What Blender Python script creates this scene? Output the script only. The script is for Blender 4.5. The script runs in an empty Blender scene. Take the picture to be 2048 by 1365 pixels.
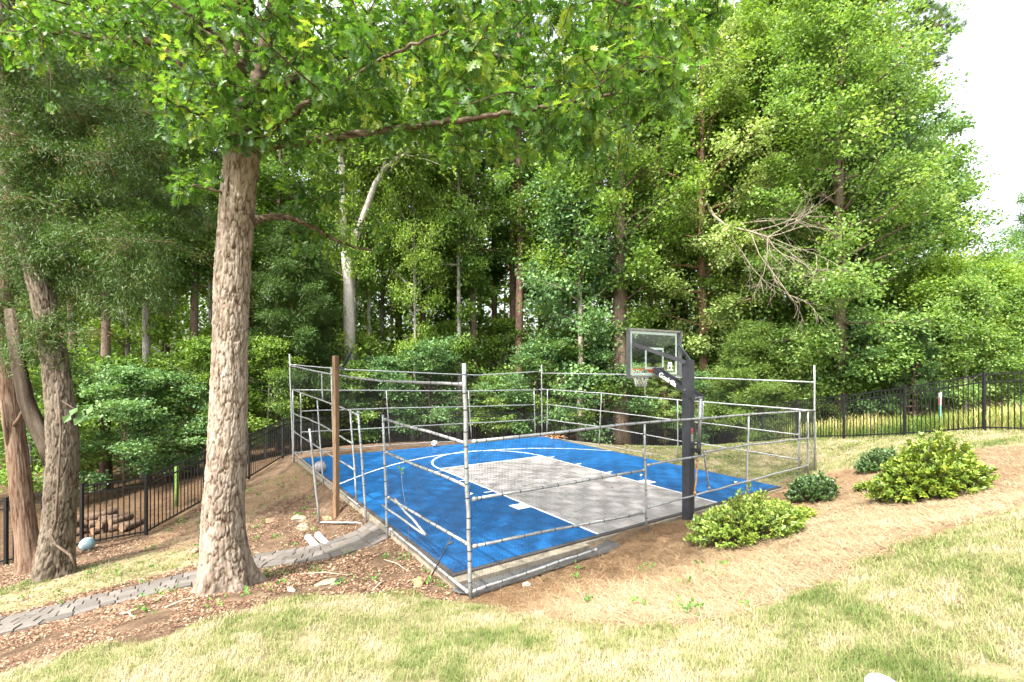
import bpy, math
import numpy as np
from mathutils import Matrix, Vector, Euler

# ------------------------------------------------------------------ camera, sky, sun, exposure
S = bpy.context.scene
COL = S.collection
F, CX, CY, EYE = 963.55, 1024.0, 727.95, 2.9415      # photo calibration (2048 px wide)
cam = bpy.data.cameras.new("camera")
cam_o = bpy.data.objects.new("camera", cam); COL.objects.link(cam_o)
cam_o.location = (0, 0, EYE); cam_o.rotation_euler = (math.pi / 2, 0, 0)
cam.sensor_width = 36.0; cam.lens = F / 2048 * 36
cam.shift_y = (CY - 682.5) / 2048
cam.clip_end = 2000
S.camera = cam_o

SUN_DIR = Vector((-0.55, -0.83, 0)).normalized()
SUN_EL = math.radians(55)
W = bpy.data.worlds.new("World"); S.world = W; W.use_nodes = True
nt = W.node_tree; nt.nodes.clear()
sky = nt.nodes.new("ShaderNodeTexSky"); sky.sky_type = 'NISHITA'; sky.sun_disc = False
sky.sun_elevation = SUN_EL; sky.sun_rotation = math.atan2(SUN_DIR.x, SUN_DIR.y)
sky.air_density = 1.0; sky.dust_density = 6.0; sky.ozone_density = 1.0; sky.altitude = 100
hsv = nt.nodes.new("ShaderNodeHueSaturation"); hsv.inputs["Saturation"].default_value = 0.28
bg = nt.nodes.new("ShaderNodeBackground"); bg.inputs["Strength"].default_value = 0.15
out = nt.nodes.new("ShaderNodeOutputWorld")
nt.links.new(sky.outputs[0], hsv.inputs["Color"]); nt.links.new(hsv.outputs[0], bg.inputs[0])
nt.links.new(bg.outputs[0], out.inputs[0])
sun = bpy.data.lights.new("sun", 'SUN'); sun.energy = 2.2; sun.angle = math.radians(1.2); sun.color = (1.0, 0.965, 0.90)
sun_o = bpy.data.objects.new("sun", sun); COL.objects.link(sun_o)
sd = Vector((SUN_DIR.x * math.cos(SUN_EL), SUN_DIR.y * math.cos(SUN_EL), math.sin(SUN_EL)))
sun_o.rotation_euler = sd.to_track_quat('Z', 'Y').to_euler(); sun_o.location = sd * 60
S.view_settings.view_transform = 'Standard'; S.view_settings.look = 'None'
S.view_settings.gamma = 1.0; S.view_settings.exposure = 2.40
S.render.engine = 'CYCLES'
S.cycles.max_bounces = 8; S.cycles.diffuse_bounces = 4; S.cycles.transmission_bounces = 5
S.cycles.glossy_bounces = 3; S.cycles.transparent_max_bounces = 16
S.cycles.use_denoising = True
try: S.cycles.denoiser = 'OPENIMAGEDENOISE'
except Exception: pass
S.cycles.caustics_reflective = False; S.cycles.caustics_refractive = False

rng = np.random.default_rng(7)
def U(a, b, n=None): return rng.uniform(a, b, n)
def nrm(a): return a / np.maximum(np.linalg.norm(a, axis=-1, keepdims=True), 1e-9)

# ------------------------------------------------------------------ node material helpers
def new_mat(name):
    m = bpy.data.materials.new(name); m.use_nodes = True
    n = m.node_tree; n.nodes.clear()
    o = n.nodes.new("ShaderNodeOutputMaterial")
    return m, n, o
def ramp(n, fac, stops):
    r = n.nodes.new("ShaderNodeValToRGB"); e = r.color_ramp.elements
    e[0].position, e[0].color = stops[0][0], (*stops[0][1], 1)
    e[1].position, e[1].color = stops[-1][0], (*stops[-1][1], 1)
    for p, c in stops[1:-1]:
        k = e.new(p); k.color = (*c, 1)
    n.links.new(fac, r.inputs[0]); return r.outputs[0]
def attr(n, name):
    a = n.nodes.new("ShaderNodeAttribute"); a.attribute_name = name; return a
def noise(n, scale, detail=4, coord=None, rough=.55, scl=None):
    t = n.nodes.new("ShaderNodeTexNoise"); t.inputs["Scale"].default_value = scale
    t.inputs["Detail"].default_value = detail; t.inputs["Roughness"].default_value = rough
    c = n.nodes.new("ShaderNodeTexCoord"); src = c.outputs[coord or "Object"]
    if scl:
        mp = n.nodes.new("ShaderNodeMapping"); mp.inputs["Scale"].default_value = scl
        n.links.new(src, mp.inputs[0]); src = mp.outputs[0]
    n.links.new(src, t.inputs["Vector"]); return t.outputs[0]
def mixc(n, fac, a, b, mode='MIX'):
    m = n.nodes.new("ShaderNodeMix"); m.data_type = 'RGBA'; m.blend_type = mode
    for k, v in ((0, fac), (6, a), (7, b)):
        if hasattr(v, 'is_output'): n.links.new(v, m.inputs[k])
        elif k == 0: m.inputs[0].default_value = v
        else: m.inputs[k].default_value = (*v, 1)
    return m.outputs[2]
def math_(n, op, a, b=0.0):
    m = n.nodes.new("ShaderNodeMath"); m.operation = op
    for i, v in enumerate((a, b)):
        if hasattr(v, 'is_output'): n.links.new(v, m.inputs[i])
        else: m.inputs[i].default_value = v
    return m.outputs[0]
def bump(n, h, strength=.5, dist=.02):
    b = n.nodes.new("ShaderNodeBump"); b.inputs["Strength"].default_value = strength
    b.inputs["Distance"].default_value = dist; n.links.new(h, b.inputs["Height"]); return b.outputs[0]
def princ(n, o, color, rough=.6, metal=0.0, spec=.4, normal=None):
    p = n.nodes.new("ShaderNodeBsdfPrincipled")
    if hasattr(color, 'is_output'): n.links.new(color, p.inputs["Base Color"])
    else: p.inputs["Base Color"].default_value = (*color, 1)
    if hasattr(rough, 'is_output'): n.links.new(rough, p.inputs["Roughness"])
    else: p.inputs["Roughness"].default_value = rough
    p.inputs["Metallic"].default_value = metal; p.inputs["Specular IOR Level"].default_value = spec
    if normal is not None: n.links.new(normal, p.inputs["Normal"])
    if o is not None: n.links.new(p.outputs[0], o.inputs[0])
    return p
def plain(name, c, rough=.6, metal=0.0, var=.15, scale=12, spec=.4, bmp=0.0):
    m, n, o = new_mat(name)
    f = noise(n, scale, 5)
    col = ramp(n, f, [(.3, tuple(x * (1 - var) for x in c)), (.7, tuple(min(1, x * (1 + var)) for x in c))])
    princ(n, o, col, rough, metal, spec, bump(n, f, bmp, .01) if bmp else None); return m
def leaf_mat(name, stops, trans=.46, rough=.5, spec=.35, tcol=(1.25, 1.3, .6)):
    m, n, o = new_mat(name)
    a = attr(n, "tint"); oi = n.nodes.new("ShaderNodeObjectInfo")
    f = math_(n, 'ADD', a.outputs["Fac"], math_(n, 'MULTIPLY', math_(n, 'SUBTRACT', oi.outputs["Random"], .5), .18))
    col = ramp(n, f, stops)
    p = princ(n, None, col, rough, 0, spec)
    t = n.nodes.new("ShaderNodeBsdfTranslucent")
    n.links.new(mixc(n, 1.0, col, tcol, 'MULTIPLY'), t.inputs[0])
    mx = n.nodes.new("ShaderNodeMixShader"); mx.inputs[0].default_value = trans
    n.links.new(p.outputs[0], mx.inputs[1]); n.links.new(t.outputs[0], mx.inputs[2])
    n.links.new(mx.outputs[0], o.inputs[0]); return m
def bark_mat(name, dark, light, scale=1.0, zs=.16, moss=None, bstr=.9):
    m, n, o = new_mat(name)
    f1 = noise(n, 22 * scale, 6, scl=(1, 1, zs), rough=.65)
    f2 = noise(n, 3.0, 4, scl=(1, 1, .5))
    col = ramp(n, f1, [(.32, dark), (.5, tuple((a + b) / 2 for a, b in zip(dark, light))), (.68, light)])
    col = mixc(n, ramp(n, f2, [(.4, (0, 0, 0)), (.7, (.5, .5, .5))]), col, moss or tuple(x * 1.25 for x in light))
    princ(n, o, col, .9, 0, .2, bump(n, f1, bstr, .03)); return m

# ------------------------------------------------------------------ mesh builder
class MB:
    def __init__(s): s.v = []; s.f = {}; s.n = 0; s.a = []; s.sm = {}
    def add(s, verts, faces, tint=None, mat=0, smooth=False):
        verts = np.asarray(verts, float).reshape(-1, 3); faces = np.asarray(faces, int)
        if len(verts) == 0: return
        s.v.append(verts); k = (faces.shape[1], mat, smooth)
        s.f.setdefault(k, []).append(faces + s.n)
        s.a.append(np.full(len(verts), .5) if tint is None else np.broadcast_to(np.asarray(tint, float), (len(verts),)))
        s.n += len(verts)
    def box(s, c, size, R=None, **k):
        h = np.array(size) / 2
        v = np.array([[x, y, z] for x in (-1, 1) for y in (-1, 1) for z in (-1, 1)]) * h
        if R is not None: v = v @ np.asarray(R).T
        s.add(v + np.array(c), [[0, 1, 3, 2], [4, 6, 7, 5], [0, 4, 5, 1], [2, 3, 7, 6], [0, 2, 6, 4], [1, 5, 7, 3]], **k)
    def bar(s, a, b, w, h, up=(0, 0, 1), **k):
        a, b = np.array(a, float), np.array(b, float); y = nrm(b - a); x = np.cross(y, up); x = nrm(x); z = np.cross(x, y)
        s.box((a + b) / 2, (w, np.linalg.norm(b - a), h), np.stack([x, y, z], 1), **k)
    def tube(s, pts, rad, n=8, cap=True, tint=None, mat=0, smooth=True, disp=None):
        pts = np.asarray(pts, float); m = len(pts); rad = np.broadcast_to(np.asarray(rad, float), (m,))
        t = np.gradient(pts, axis=0); t = nrm(t)
        ref = np.array([0, 0, 1.0]) if abs(t[0][2]) < .8 else np.array([1.0, 0, 0])
        xs = []; x = nrm(np.cross(ref, t[0]))
        for i in range(m):
            x = x - t[i] * np.dot(x, t[i]); x = nrm(x); xs.append(x)
        xs = np.array(xs); ys = np.cross(t, xs)
        an = np.arange(n) / n * 2 * np.pi
        r = rad[:, None] * np.ones((1, n))
        if disp is not None: r = r + disp
        v = pts[:, None, :] + r[..., None] * (np.cos(an)[None, :, None] * xs[:, None, :] + np.sin(an)[None, :, None] * ys[:, None, :])
        i, j = np.meshgrid(np.arange(m - 1), np.arange(n), indexing='ij'); j2 = (j + 1) % n
        fc = np.stack([i * n + j, i * n + j2, (i + 1) * n + j2, (i + 1) * n + j], -1).reshape(-1, 4)
        base = s.n
        s.add(v.reshape(-1, 3), fc, None if tint is None else np.asarray(tint).reshape(-1), mat, smooth)
        if cap:
            c = np.array([np.arange(n)[::-1], np.arange(n) + (m - 1) * n])
            s.f.setdefault((n, mat, False), []).append(c + base)
    def lathe(s, prof, n=24, c=(0, 0, 0), **k):
        prof = np.array(prof, float); an = np.arange(n) / n * 2 * np.pi; m = len(prof)
        v = np.stack([prof[:, None, 0] * np.cos(an), prof[:, None, 0] * np.sin(an), np.repeat(prof[:, 1:2], n, 1)], -1)
        i, j = np.meshgrid(np.arange(m - 1), np.arange(n), indexing='ij'); j2 = (j + 1) % n
        s.add(v.reshape(-1, 3) + np.array(c), np.stack([i * n + j, i * n + j2, (i + 1) * n + j2, (i + 1) * n + j], -1).reshape(-1, 4), smooth=True, **k)
    def mesh(s, name, mats):
        me = bpy.data.meshes.new(name)
        v = np.concatenate(s.v); me.vertices.add(len(v)); me.vertices.foreach_set("co", v.astype(np.float32).ravel())
        loops, starts, mi, sm = [], [], [], []; tot = 0
        for (k, mat, smooth), fl in s.f.items():
            fa = np.concatenate(fl); loops.append(fa.ravel()); starts.append(tot + np.arange(len(fa)) * k); tot += fa.size
            mi.append(np.full(len(fa), mat)); sm.append(np.full(len(fa), smooth))
        loops = np.concatenate(loops); starts = np.concatenate(starts)
        me.loops.add(len(loops)); me.loops.foreach_set("vertex_index", loops.astype(np.int32))
        me.polygons.add(len(starts)); me.polygons.foreach_set("loop_start", starts.astype(np.int32))
        me.polygons.foreach_set("material_index", np.concatenate(mi).astype(np.int32))
        me.polygons.foreach_set("use_smooth", np.concatenate(sm).astype(bool))
        at = me.attributes.new("tint", 'FLOAT', 'POINT'); at.data.foreach_set("value", np.concatenate(s.a).astype(np.float32))
        for m in (mats if isinstance(mats, (list, tuple)) else [mats]): me.materials.append(m)
        me.update(calc_edges=True); me.validate(); return me
    def build(s, name, mats, parent=None, loc=None):
        return link(name, s.mesh(name, mats), parent, loc)
def link(name, me, parent=None, loc=None):
    o = bpy.data.objects.new(name, me); COL.objects.link(o)
    if parent is not None: o.parent = parent
    if loc is not None: o.location = loc
    return o
def tag(o, label=None, cat=None, group=None, kind=None):
    if label: o["label"] = label
    if cat: o["category"] = cat
    if group: o["group"] = group
    if kind: o["kind"] = kind
    return o
def thing(name, label, cat, loc=(0, 0, 0), rz=0.0, group=None):
    o = bpy.data.objects.new(name, None); COL.objects.link(o); o.empty_display_size = .2
    o.location = loc; o.rotation_euler = (0, 0, rz); return tag(o, label, cat, group)
def dup(root, label, loc, rz=0.0, sc=1.0, tilt=(0, 0)):
    r = root.copy(); COL.objects.link(r); r.location = loc; r.rotation_euler = (tilt[0], tilt[1], rz)
    r.scale = (sc, sc, sc) if not isinstance(sc, tuple) else sc; r["label"] = label
    for ch in list(root.children):
        c = ch.copy(); COL.objects.link(c); c.parent = r
    return r

# ------------------------------------------------------------------ photo -> world
def P(u, v, d): return np.array([(u - CX) / F * d, d, EYE - (v - CY) / F * d])
def wall(u, v, p, q):
    a = (u - CX) / F; dx, dy = q[0] - p[0], q[1] - p[1]
    s = (a * p[1] - p[0]) / (dx - a * dy); return P(u, v, p[1] + s * dy)
YAW, TL = .6207, .0202; CA = np.array([-.804, 6.7545]); CW, CL = 9.18, 9.31
cs, sn = math.cos(YAW), math.sin(YAW)
def court_z(x): return -TL * x
def to_court(x, y): return (x - CA[0]) * cs + (y - CA[1]) * sn, -(x - CA[0]) * sn + (y - CA[1]) * cs
def from_court(a, b): return CA[0] + a * cs - b * sn, CA[1] + a * sn + b * cs
cN, cR, cF, cL_ = (-.51, 5.97), (8.15, 12.9), (1.23, 20.15), (-6.85, 15.0)     # cage corners

# ------------------------------------------------------------------ terrain
ctrl = [(0, 0, 1.36), (3, 0, 1.42), (7, 0, 1.5), (-3, 0, 1.12), (-7, 0, .7), (0, -6, 1.7), (8, -6, 1.8), (-8, -6, .9), (20, -4, 1.7), (-20, -4, 0),
        (5.85, 5.5, 1.26), (10, 9.5, 1.36), (11.19, 11.42, 1.36), (11.9, 9.7, 1.5), (10.76, 13.2, .97), (10.33, 15.0, .6), (9.95, 16.8, .32), (9.65, 18.6, -.08), (9.5, 20.4, -.45), (9.3, 22.4, -.9),
        (1.39, 4.13, .66), (2.3, 4.2, .83), (3.5, 4.56, 1.06), (3.0, 6.7, .27), (5.9, 9.3, .2), (6.0, 7.0, .84), (4.6, 7.6, .42), (7.2, 9.0, .62), (9, 12.5, .55), (8.3, 9.9, .72),
        (-3.7, 6.2, .0), (-2.4, 6.4, -.02), (-1.5, 6.1, .0), (-2.2, 5.3, .2), (-3.9, 5.0, .22), (-6.75, 6.35, -.5), (-7.9, 8.3, -.75), (-9.2, 8.0, -.95), (-5.2, 8.0, -.45), (-6.6, 9.6, -.72), (-4.57, 4.3, .1), (-3.75, 10.26, -.28), (-3.7, 9.0, -.33), (-2.43, 9.1, -.14), (-1.8, 7.9, -.12),
        (-10.5, 10.0, -1.23), (-9.42, 10.5, -1.08), (-8.58, 11.3, -1.08), (-8.3, 13, -.8), (-8.0, 14.7, -.6), (-7.84, 17, -.3), (-7.2, 14.3, -.35), (-6.6, 12.3, -.55), (-5.0, 11.8, -.28), (-7.6, 21, -.7), (-13, 9, -1.5), (-13, 14, -1.5), (-12, 20, -1.3), (-20, 10, -2.2), (-25, 25, -2.5),
        (-3, 23, -.8), (3, 23, -.95), (6, 19, -.35), (0, 30, -1.6), (12, 30, -.8), (16, 20, .6), (14, 14, 1.1), (16, 10, 1.7), (22, 14, 1.6), (30, 30, .5), (-20, 40, -3), (0, 45, -2.5), (25, 45, -1), (45, 20, 1.5), (45, 45, 0), (-45, 45, -4), (-45, 10, -4), (-45, -10, -1), (45, -10, 2)]
for (u, v) in ((1293, 1064), (1493, 992), (1631, 945)):
    ctrl.append(tuple(wall(u, v, cN, cR)))
ctrl.append(tuple(wall(942, 1201, cN, cR)))
for t in np.linspace(.1, .9, 5):
    x, y = from_court(t * CW, CL * .5); ctrl.append((x, y, court_z(x) - .1))
    x, y = from_court(t * CW, CL + .2); ctrl.append((x, y, court_z(x) - .1))
    x, y = from_court(CW + .2, t * CL); ctrl.append((x, y, court_z(x) - .05))
    x, y = from_court(t * CW, -.55); ctrl.append((x, y, court_z(x) - .03 + .05 * t))
ctrl = np.array(ctrl)
def tps_k(r2): return np.where(r2 > 0, r2 * np.log(np.maximum(r2, 1e-12)), 0)
_n = len(ctrl); _d2 = ((ctrl[:, None, :2] - ctrl[None, :, :2]) ** 2).sum(-1)
_A = np.zeros((_n + 3, _n + 3)); _A[:_n, :_n] = tps_k(_d2) + np.eye(_n) * .35
_A[:_n, _n] = 1; _A[:_n, _n + 1:] = ctrl[:, :2]; _A[_n, :_n] = 1; _A[_n + 1:, :_n] = ctrl[:, :2].T
_w = np.linalg.solve(_A, np.concatenate([ctrl[:, 2], [0, 0, 0]]))
_perm = np.random.default_rng(3).random((256, 256))
def vnoise(x, y):
    xi, yi = np.floor(x).astype(int), np.floor(y).astype(int); fx, fy = x - xi, y - yi
    fx = fx * fx * (3 - 2 * fx); fy = fy * fy * (3 - 2 * fy)
    g = lambda a, b: _perm[a & 255, b & 255]
    return (g(xi, yi) * (1 - fx) + g(xi + 1, yi) * fx) * (1 - fy) + (g(xi, yi + 1) * (1 - fx) + g(xi + 1, yi + 1) * fx) * fy
def fbm(x, y, o=4):
    s, a, t = 0, .5, 0
    for _ in range(o): s = s + a * vnoise(x, y); t += a; a *= .5; x = x * 2.03 + 17.1; y = y * 2.03 + 5.3
    return s / t
def sstep(a, b, x): t = np.clip((x - a) / (b - a), 0, 1); return t * t * (3 - 2 * t)
def terrain(x, y):
    x = np.asarray(x, float); y = np.asarray(y, float); sh = x.shape; x, y = x.ravel(), y.ravel()
    cx, cyy = np.clip(x, -45, 45), np.clip(y, -10, 45); z = np.empty(len(x))
    for i in range(0, len(x), 20000):
        a, b = cx[i:i + 20000], cyy[i:i + 20000]
        d2 = (a[:, None] - ctrl[None, :, 0]) ** 2 + (b[:, None] - ctrl[None, :, 1]) ** 2
        z[i:i + 20000] = tps_k(d2) @ _w[:_n] + _w[_n] + a * _w[_n + 1] + b * _w[_n + 2]
    z += (fbm(x * 1.3, y * 1.3) - .5) * .07 + (fbm(x * 6, y * 6, 2) - .5) * .02
    a, b = to_court(x, y)
    mb_ = .30 - .25 * sstep(1.9, 2.9, a); dist = np.maximum(np.maximum(-.12 - a, a - CW - .1), np.maximum(-mb_ - b, b - CL - .1))
    m = 1 - sstep(.0, .40 - .28 * sstep(1.9, 2.9, a) * (b < .2), dist); z = z * (1 - m) + (court_z(x) - .12) * m
    return z.reshape(sh)
def tz(x, y): return float(terrain(np.array([x]), np.array([y]))[0])
def ground(u, v):
    lo = np.linspace(1.5, 40, 800); X = (u - CX) / F * lo; Z = EYE - (v - CY) / F * lo
    h = Z - terrain(X, lo); k = np.argmax(h < 0)
    if k == 0: k = len(lo) - 1
    t = h[k - 1] / (h[k - 1] - h[k] + 1e-9); d = lo[k - 1] + t * (lo[k] - lo[k - 1]); return P(u, v, d)
def gpoly(pts): return np.array([ground(u, v)[:2] for u, v in pts])
def inpoly(x, y, poly):
    r = np.zeros(x.shape, bool); j = len(poly) - 1
    for i in range(len(poly)):
        xi, yi, xj, yj = *poly[i], *poly[j]
        c = ((yi > y) != (yj > y)) & (x < (xj - xi) * (y - yi) / (yj - yi + 1e-12) + xi); r ^= c; j = i
    return r
def segdist(x, y, line):
    d = np.full(x.shape, 1e9)
    for (ax, ay), (bx, by) in zip(line[:-1], line[1:]):
        dx, dy = bx - ax, by - ay; t = np.clip(((x - ax) * dx + (y - ay) * dy) / (dx * dx + dy * dy), 0, 1)
        d = np.minimum(d, np.hypot(x - ax - t * dx, y - ay - t * dy))
    return d
path_line = gpoly([(-60, 1268), (0, 1255), (95, 1233), (190, 1208), (290, 1185), (385, 1162), (450, 1145), (513, 1125), (570, 1117), (620, 1110), (665, 1101), (705, 1087), (740, 1072), (772, 1058)])
straw_p = gpoly([(930, 1206), (1010, 1224), (1100, 1238), (1250, 1260), (1348, 1254), (1480, 1234), (1553, 1208), (1660, 1165), (1758, 1116), (1900, 1065), (2048, 1019), (2250, 970)] ) 
straw_p = np.vstack([straw_p, [[11.0, 7.0], [11.2, 8.6]], gpoly([(2047, 889), (1912, 908), (1800, 922), (1700, 938), (1630, 952), (1570, 966)]), [from_court(CW, -.05), from_court(0, -.05)]])
mulch_p = np.vstack([gpoly([(945, 1207), (860, 1196), (760, 1186), (640, 1192), (560, 1198), (480, 1228), (300, 1278), (100, 1325), (0, 1347), (-150, 1385)]),
                     [[-16, 6.0], [-16, 9.2], [-10.5, 10.2], [-8.7, 11.5], [-8.1, 14.7], [-7.9, 17], [-7.6, 21], [1.0, 20.6]], [from_court(CW + .3, CL + .25), from_court(CW + .3, 3.5), from_court(CW, 2), from_court(0, CL), from_court(0, 0)]])
grassy_p = gpoly([(-100, 1240), (0, 1228), (190, 1182), (330, 1148), (430, 1120), (430, 1085), (300, 1105), (180, 1130), (0, 1180), (-100, 1200)])
bank_p = gpoly([(330, 1060), (420, 1030), (500, 975), (585, 930), (640, 960), (560, 1000), (470, 1060), (420, 1100), (250, 1095)])
fence_left = [(-16.0, 8.3), (-13, 9.1), (-10.5, 10.0), (-9.42, 10.55), (-8.58, 11.3), (-8.3, 13.0), (-8.02, 14.7), (-7.9, 16.6), (-7.75, 18.8), (-7.6, 21.0)]
fence_back = [(-7.6, 21.0), (-4, 21.9), (0, 22.4), (4.5, 22.6), (9.35, 22.3)]
fence_right = [(9.35, 22.3), (9.5, 20.4), (9.66, 18.6), (9.95, 16.8), (10.33, 15.0), (10.76, 13.2), (11.19, 11.42), (11.85, 9.7), (12.6, 8.0), (13.4, 6.3)]
outside_p = np.array(fence_left + fence_back[1:] + fence_right[1:] + [(60, 0), (60, 120), (-80, 120), (-80, 5)])
def masks(x, y):
    straw = inpoly(x, y, straw_p); mulch = inpoly(x, y, mulch_p) & ~straw; out_ = inpoly(x, y, outside_p)
    a, b = to_court(x, y); court = (a > -.14) & (a < CW + .02) & (b > -.3) & (b < CL + .02)
    return straw & ~out_, mulch & ~out_, out_, court

ax = np.unique(np.round(np.concatenate([np.linspace(-300, -45, 12), np.linspace(-45, -13, 50), np.arange(-13, 13.01, .13), np.linspace(13, 45, 50), np.linspace(45, 300, 12)]), 3))
ay = np.unique(np.round(np.concatenate([np.linspace(-120, -4, 14), np.linspace(-4, 1.5, 16), np.arange(1.5, 24.01, .13), np.linspace(24, 60, 40), np.linspace(60, 400, 12)]), 3))
GX, GY = np.meshgrid(ax, ay, indexing='ij'); GZ = terrain(GX, GY)
jx = (fbm(GX * 2.1 + 9, GY * 2.1) - .5) * .7; jy = (fbm(GX * 2.1 + 49, GY * 2.1 + 7) - .5) * .7
mS, mM, mO, mC = masks(GX + jx * .5, GY + jy * .5)
mB = inpoly(GX + jx, GY + jy, bank_p); mG = inpoly(GX + jx, GY + jy, grassy_p)
ni, nj = GX.shape
gm = MB(); I, J = np.meshgrid(np.arange(ni - 1), np.arange(nj - 1), indexing='ij')
gm.add(np.stack([GX, GY, GZ], -1).reshape(-1, 3), np.stack([I * nj + J, (I + 1) * nj + J, (I + 1) * nj + J + 1, I * nj + J + 1], -1).reshape(-1, 4), smooth=True)
def ground_mat():
    m, n, o = new_mat("ground_cover")
    w = attr(n, "region"); sep = n.nodes.new("ShaderNodeSeparateColor"); n.links.new(w.outputs["Color"], sep.inputs[0])
    n1, n2, n3 = noise(n, 60, 6), noise(n, 4, 5), noise(n, 240, 3)
    grass = ramp(n, mixc(n, .5, n1, n2), [(.36, (0.1292, 0.1292, 0.0532)), (.5, (0.2128, 0.1824, 0.095)), (.64, (0.2888, 0.2432, 0.1444))])
    straw = ramp(n, mixc(n, .4, n1, n3), [(.35, (0.0936, 0.0507, 0.02574)), (.5, (0.195, 0.1248, 0.0702)), (.66, (0.2886, 0.2106, 0.1287))])
    dirt = ramp(n, mixc(n, .5, n1, n2), [(.34, (.05, .03, .019)), (.5, (.115, .075, .047)), (.68, (.22, .16, .105))])
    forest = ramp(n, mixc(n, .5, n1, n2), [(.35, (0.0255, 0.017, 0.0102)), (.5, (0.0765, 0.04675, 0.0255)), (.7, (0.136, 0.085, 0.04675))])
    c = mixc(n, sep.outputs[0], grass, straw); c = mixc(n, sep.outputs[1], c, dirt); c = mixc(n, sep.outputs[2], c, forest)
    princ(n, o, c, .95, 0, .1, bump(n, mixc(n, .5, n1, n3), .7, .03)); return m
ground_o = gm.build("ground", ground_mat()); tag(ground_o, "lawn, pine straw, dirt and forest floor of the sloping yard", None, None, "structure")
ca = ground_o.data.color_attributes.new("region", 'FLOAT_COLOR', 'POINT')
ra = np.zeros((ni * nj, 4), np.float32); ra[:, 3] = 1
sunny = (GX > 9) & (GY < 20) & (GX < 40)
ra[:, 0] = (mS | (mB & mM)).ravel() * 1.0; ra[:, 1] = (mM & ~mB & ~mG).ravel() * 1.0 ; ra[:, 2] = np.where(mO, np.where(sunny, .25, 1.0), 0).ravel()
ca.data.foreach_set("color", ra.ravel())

# ------------------------------------------------------------------ scatter: lawn blades, straw, litter
def slivers(n_pts, xy, L, Wd, elev, bend, tint, az=None, lift=0.0, seg=2):
    N = len(xy); z = terrain(xy[:, 0], xy[:, 1]) + lift; az = U(0, 2 * np.pi, N) if az is None else az
    d = np.stack([np.cos(az) * np.cos(elev), np.sin(az) * np.cos(elev), np.sin(elev)], -1)
    side = np.stack([-np.sin(az), np.cos(az), np.zeros(N)], -1) * (Wd / 2)[:, None]
    b = np.stack([xy[:, 0], xy[:, 1], z], -1); mid = b + d * (L * .55)[:, None]
    tip = b + d * L[:, None] + np.stack([np.cos(az) * bend * L * .4, np.sin(az) * bend * L * .4, -bend * L * .35], -1)
    v = np.stack([b - side, b + side, mid - side * .8, mid + side * .8, tip], 1).reshape(-1, 3)
    k = np.arange(N)[:, None] * 5
    return v, np.concatenate([k + 0, k + 1, k + 3, k + 2], 1), np.concatenate([k + 2, k + 3, k + 4], 1), np.repeat(tint, 5)
def add_slivers(mb, *a, **k):
    v, q, t, ti = slivers(*a, **k); base = mb.n; mb.add(v, q, ti); mb.f.setdefault((3, 0, False), []).append(t + base)
def fan_points(n, dmin, dmax, umin, umax, p=1.0):
    d = dmin * (dmax / dmin) ** (U(0, 1, n) ** p); u = U(umin, umax, n); return np.stack([(u - CX) / F * d, d], -1)
blade_m, n_, o_ = new_mat("grass_blade")
_c = ramp(n_, attr(n_, "tint").outputs["Fac"], [(.0, (.08, .125, .025)), (.3, (.15, .19, .05)), (.55, (.235, .24, .095)), (.75, (.32, .285, .15)), (1, (.39, .34, .22))])
_p = princ(n_, None, _c, .6, 0, .25); _t = n_.nodes.new("ShaderNodeBsdfTranslucent"); n_.links.new(_c, _t.inputs[0])
_x = n_.nodes.new("ShaderNodeMixShader"); _x.inputs[0].default_value = .3
n_.links.new(_p.outputs[0], _x.inputs[1]); n_.links.new(_t.outputs[0], _x.inputs[2]); n_.links.new(_x.outputs[0], o_.inputs[0])
gb = MB()
xy = np.vstack([fan_points(290000, 2.3, 9.5, -250, 2300, .9), fan_points(70000, 1.6, 7, 2200, 3600), fan_points(40000, 2.0, 6, -1200, -200), fan_points(110000, 8, 17, 1500, 2200), fan_points(90000, 13, 22, 1250, 1720)])
s_, m_, ou_, c_ = masks(xy[:, 0] + (fbm(xy[:, 0] * 4, xy[:, 1] * 4) - .5) * .5, xy[:, 1] + (fbm(xy[:, 0] * 4 + 31, xy[:, 1] * 4) - .5) * .5)
gp = inpoly(xy[:, 0], xy[:, 1], grassy_p) & (fbm(xy[:, 0] * 2.5, xy[:, 1] * 2.5) > .46)
patch = fbm(xy[:, 0] * 1.6 + 3, xy[:, 1] * 1.6, 4)
bare = fbm(xy[:, 0] * 2.6 + 40, xy[:, 1] * 2.6 + 3, 3)
keep = (~s_ & ~ou_ & ~c_ & (~m_ | gp)) & (segdist(xy[:, 0], xy[:, 1], path_line) > .50) & (U(0, 1, len(xy)) < sstep(.22, .5, 1 - bare + .1))
xy = xy[keep]; patch = patch[keep]; dd = xy[:, 1]
ti = np.clip(.53 + (.5 - patch) * 1.3 + (.5 - fbm(xy[:, 0] * 7, xy[:, 1] * 7, 2)) * .9 + rng.normal(0, .17, len(xy)), 0, 1)
add_slivers(gb, len(xy), xy, U(.035, .085, len(xy)) * (.75 + .6 * patch), .0018 + .0006 * dd, U(.5, 1.5, len(xy)), U(.1, 1.0, len(xy)), ti)
tag(gb.build("lawn_grass", blade_m), "thin half dry lawn grass in the foreground and along the fence", "grass", None, "stuff")
def ramp_mat(name, stops, rough=.8, spec=.2):
    m, n, o = new_mat(name); princ(n, o, ramp(n, attr(n, "tint").outputs["Fac"], stops), rough, 0, spec); return m
straw_m = ramp_mat("pine_needle", [(0, (.058, .026, .013)), (.35, (.145, .084, .042)), (.65, (.275, .205, .115)), (1, (.39, .32, .205))])
sb = MB()
xy = np.vstack([fan_points(130000, 3.4, 13, 850, 2250, .95)])
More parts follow.
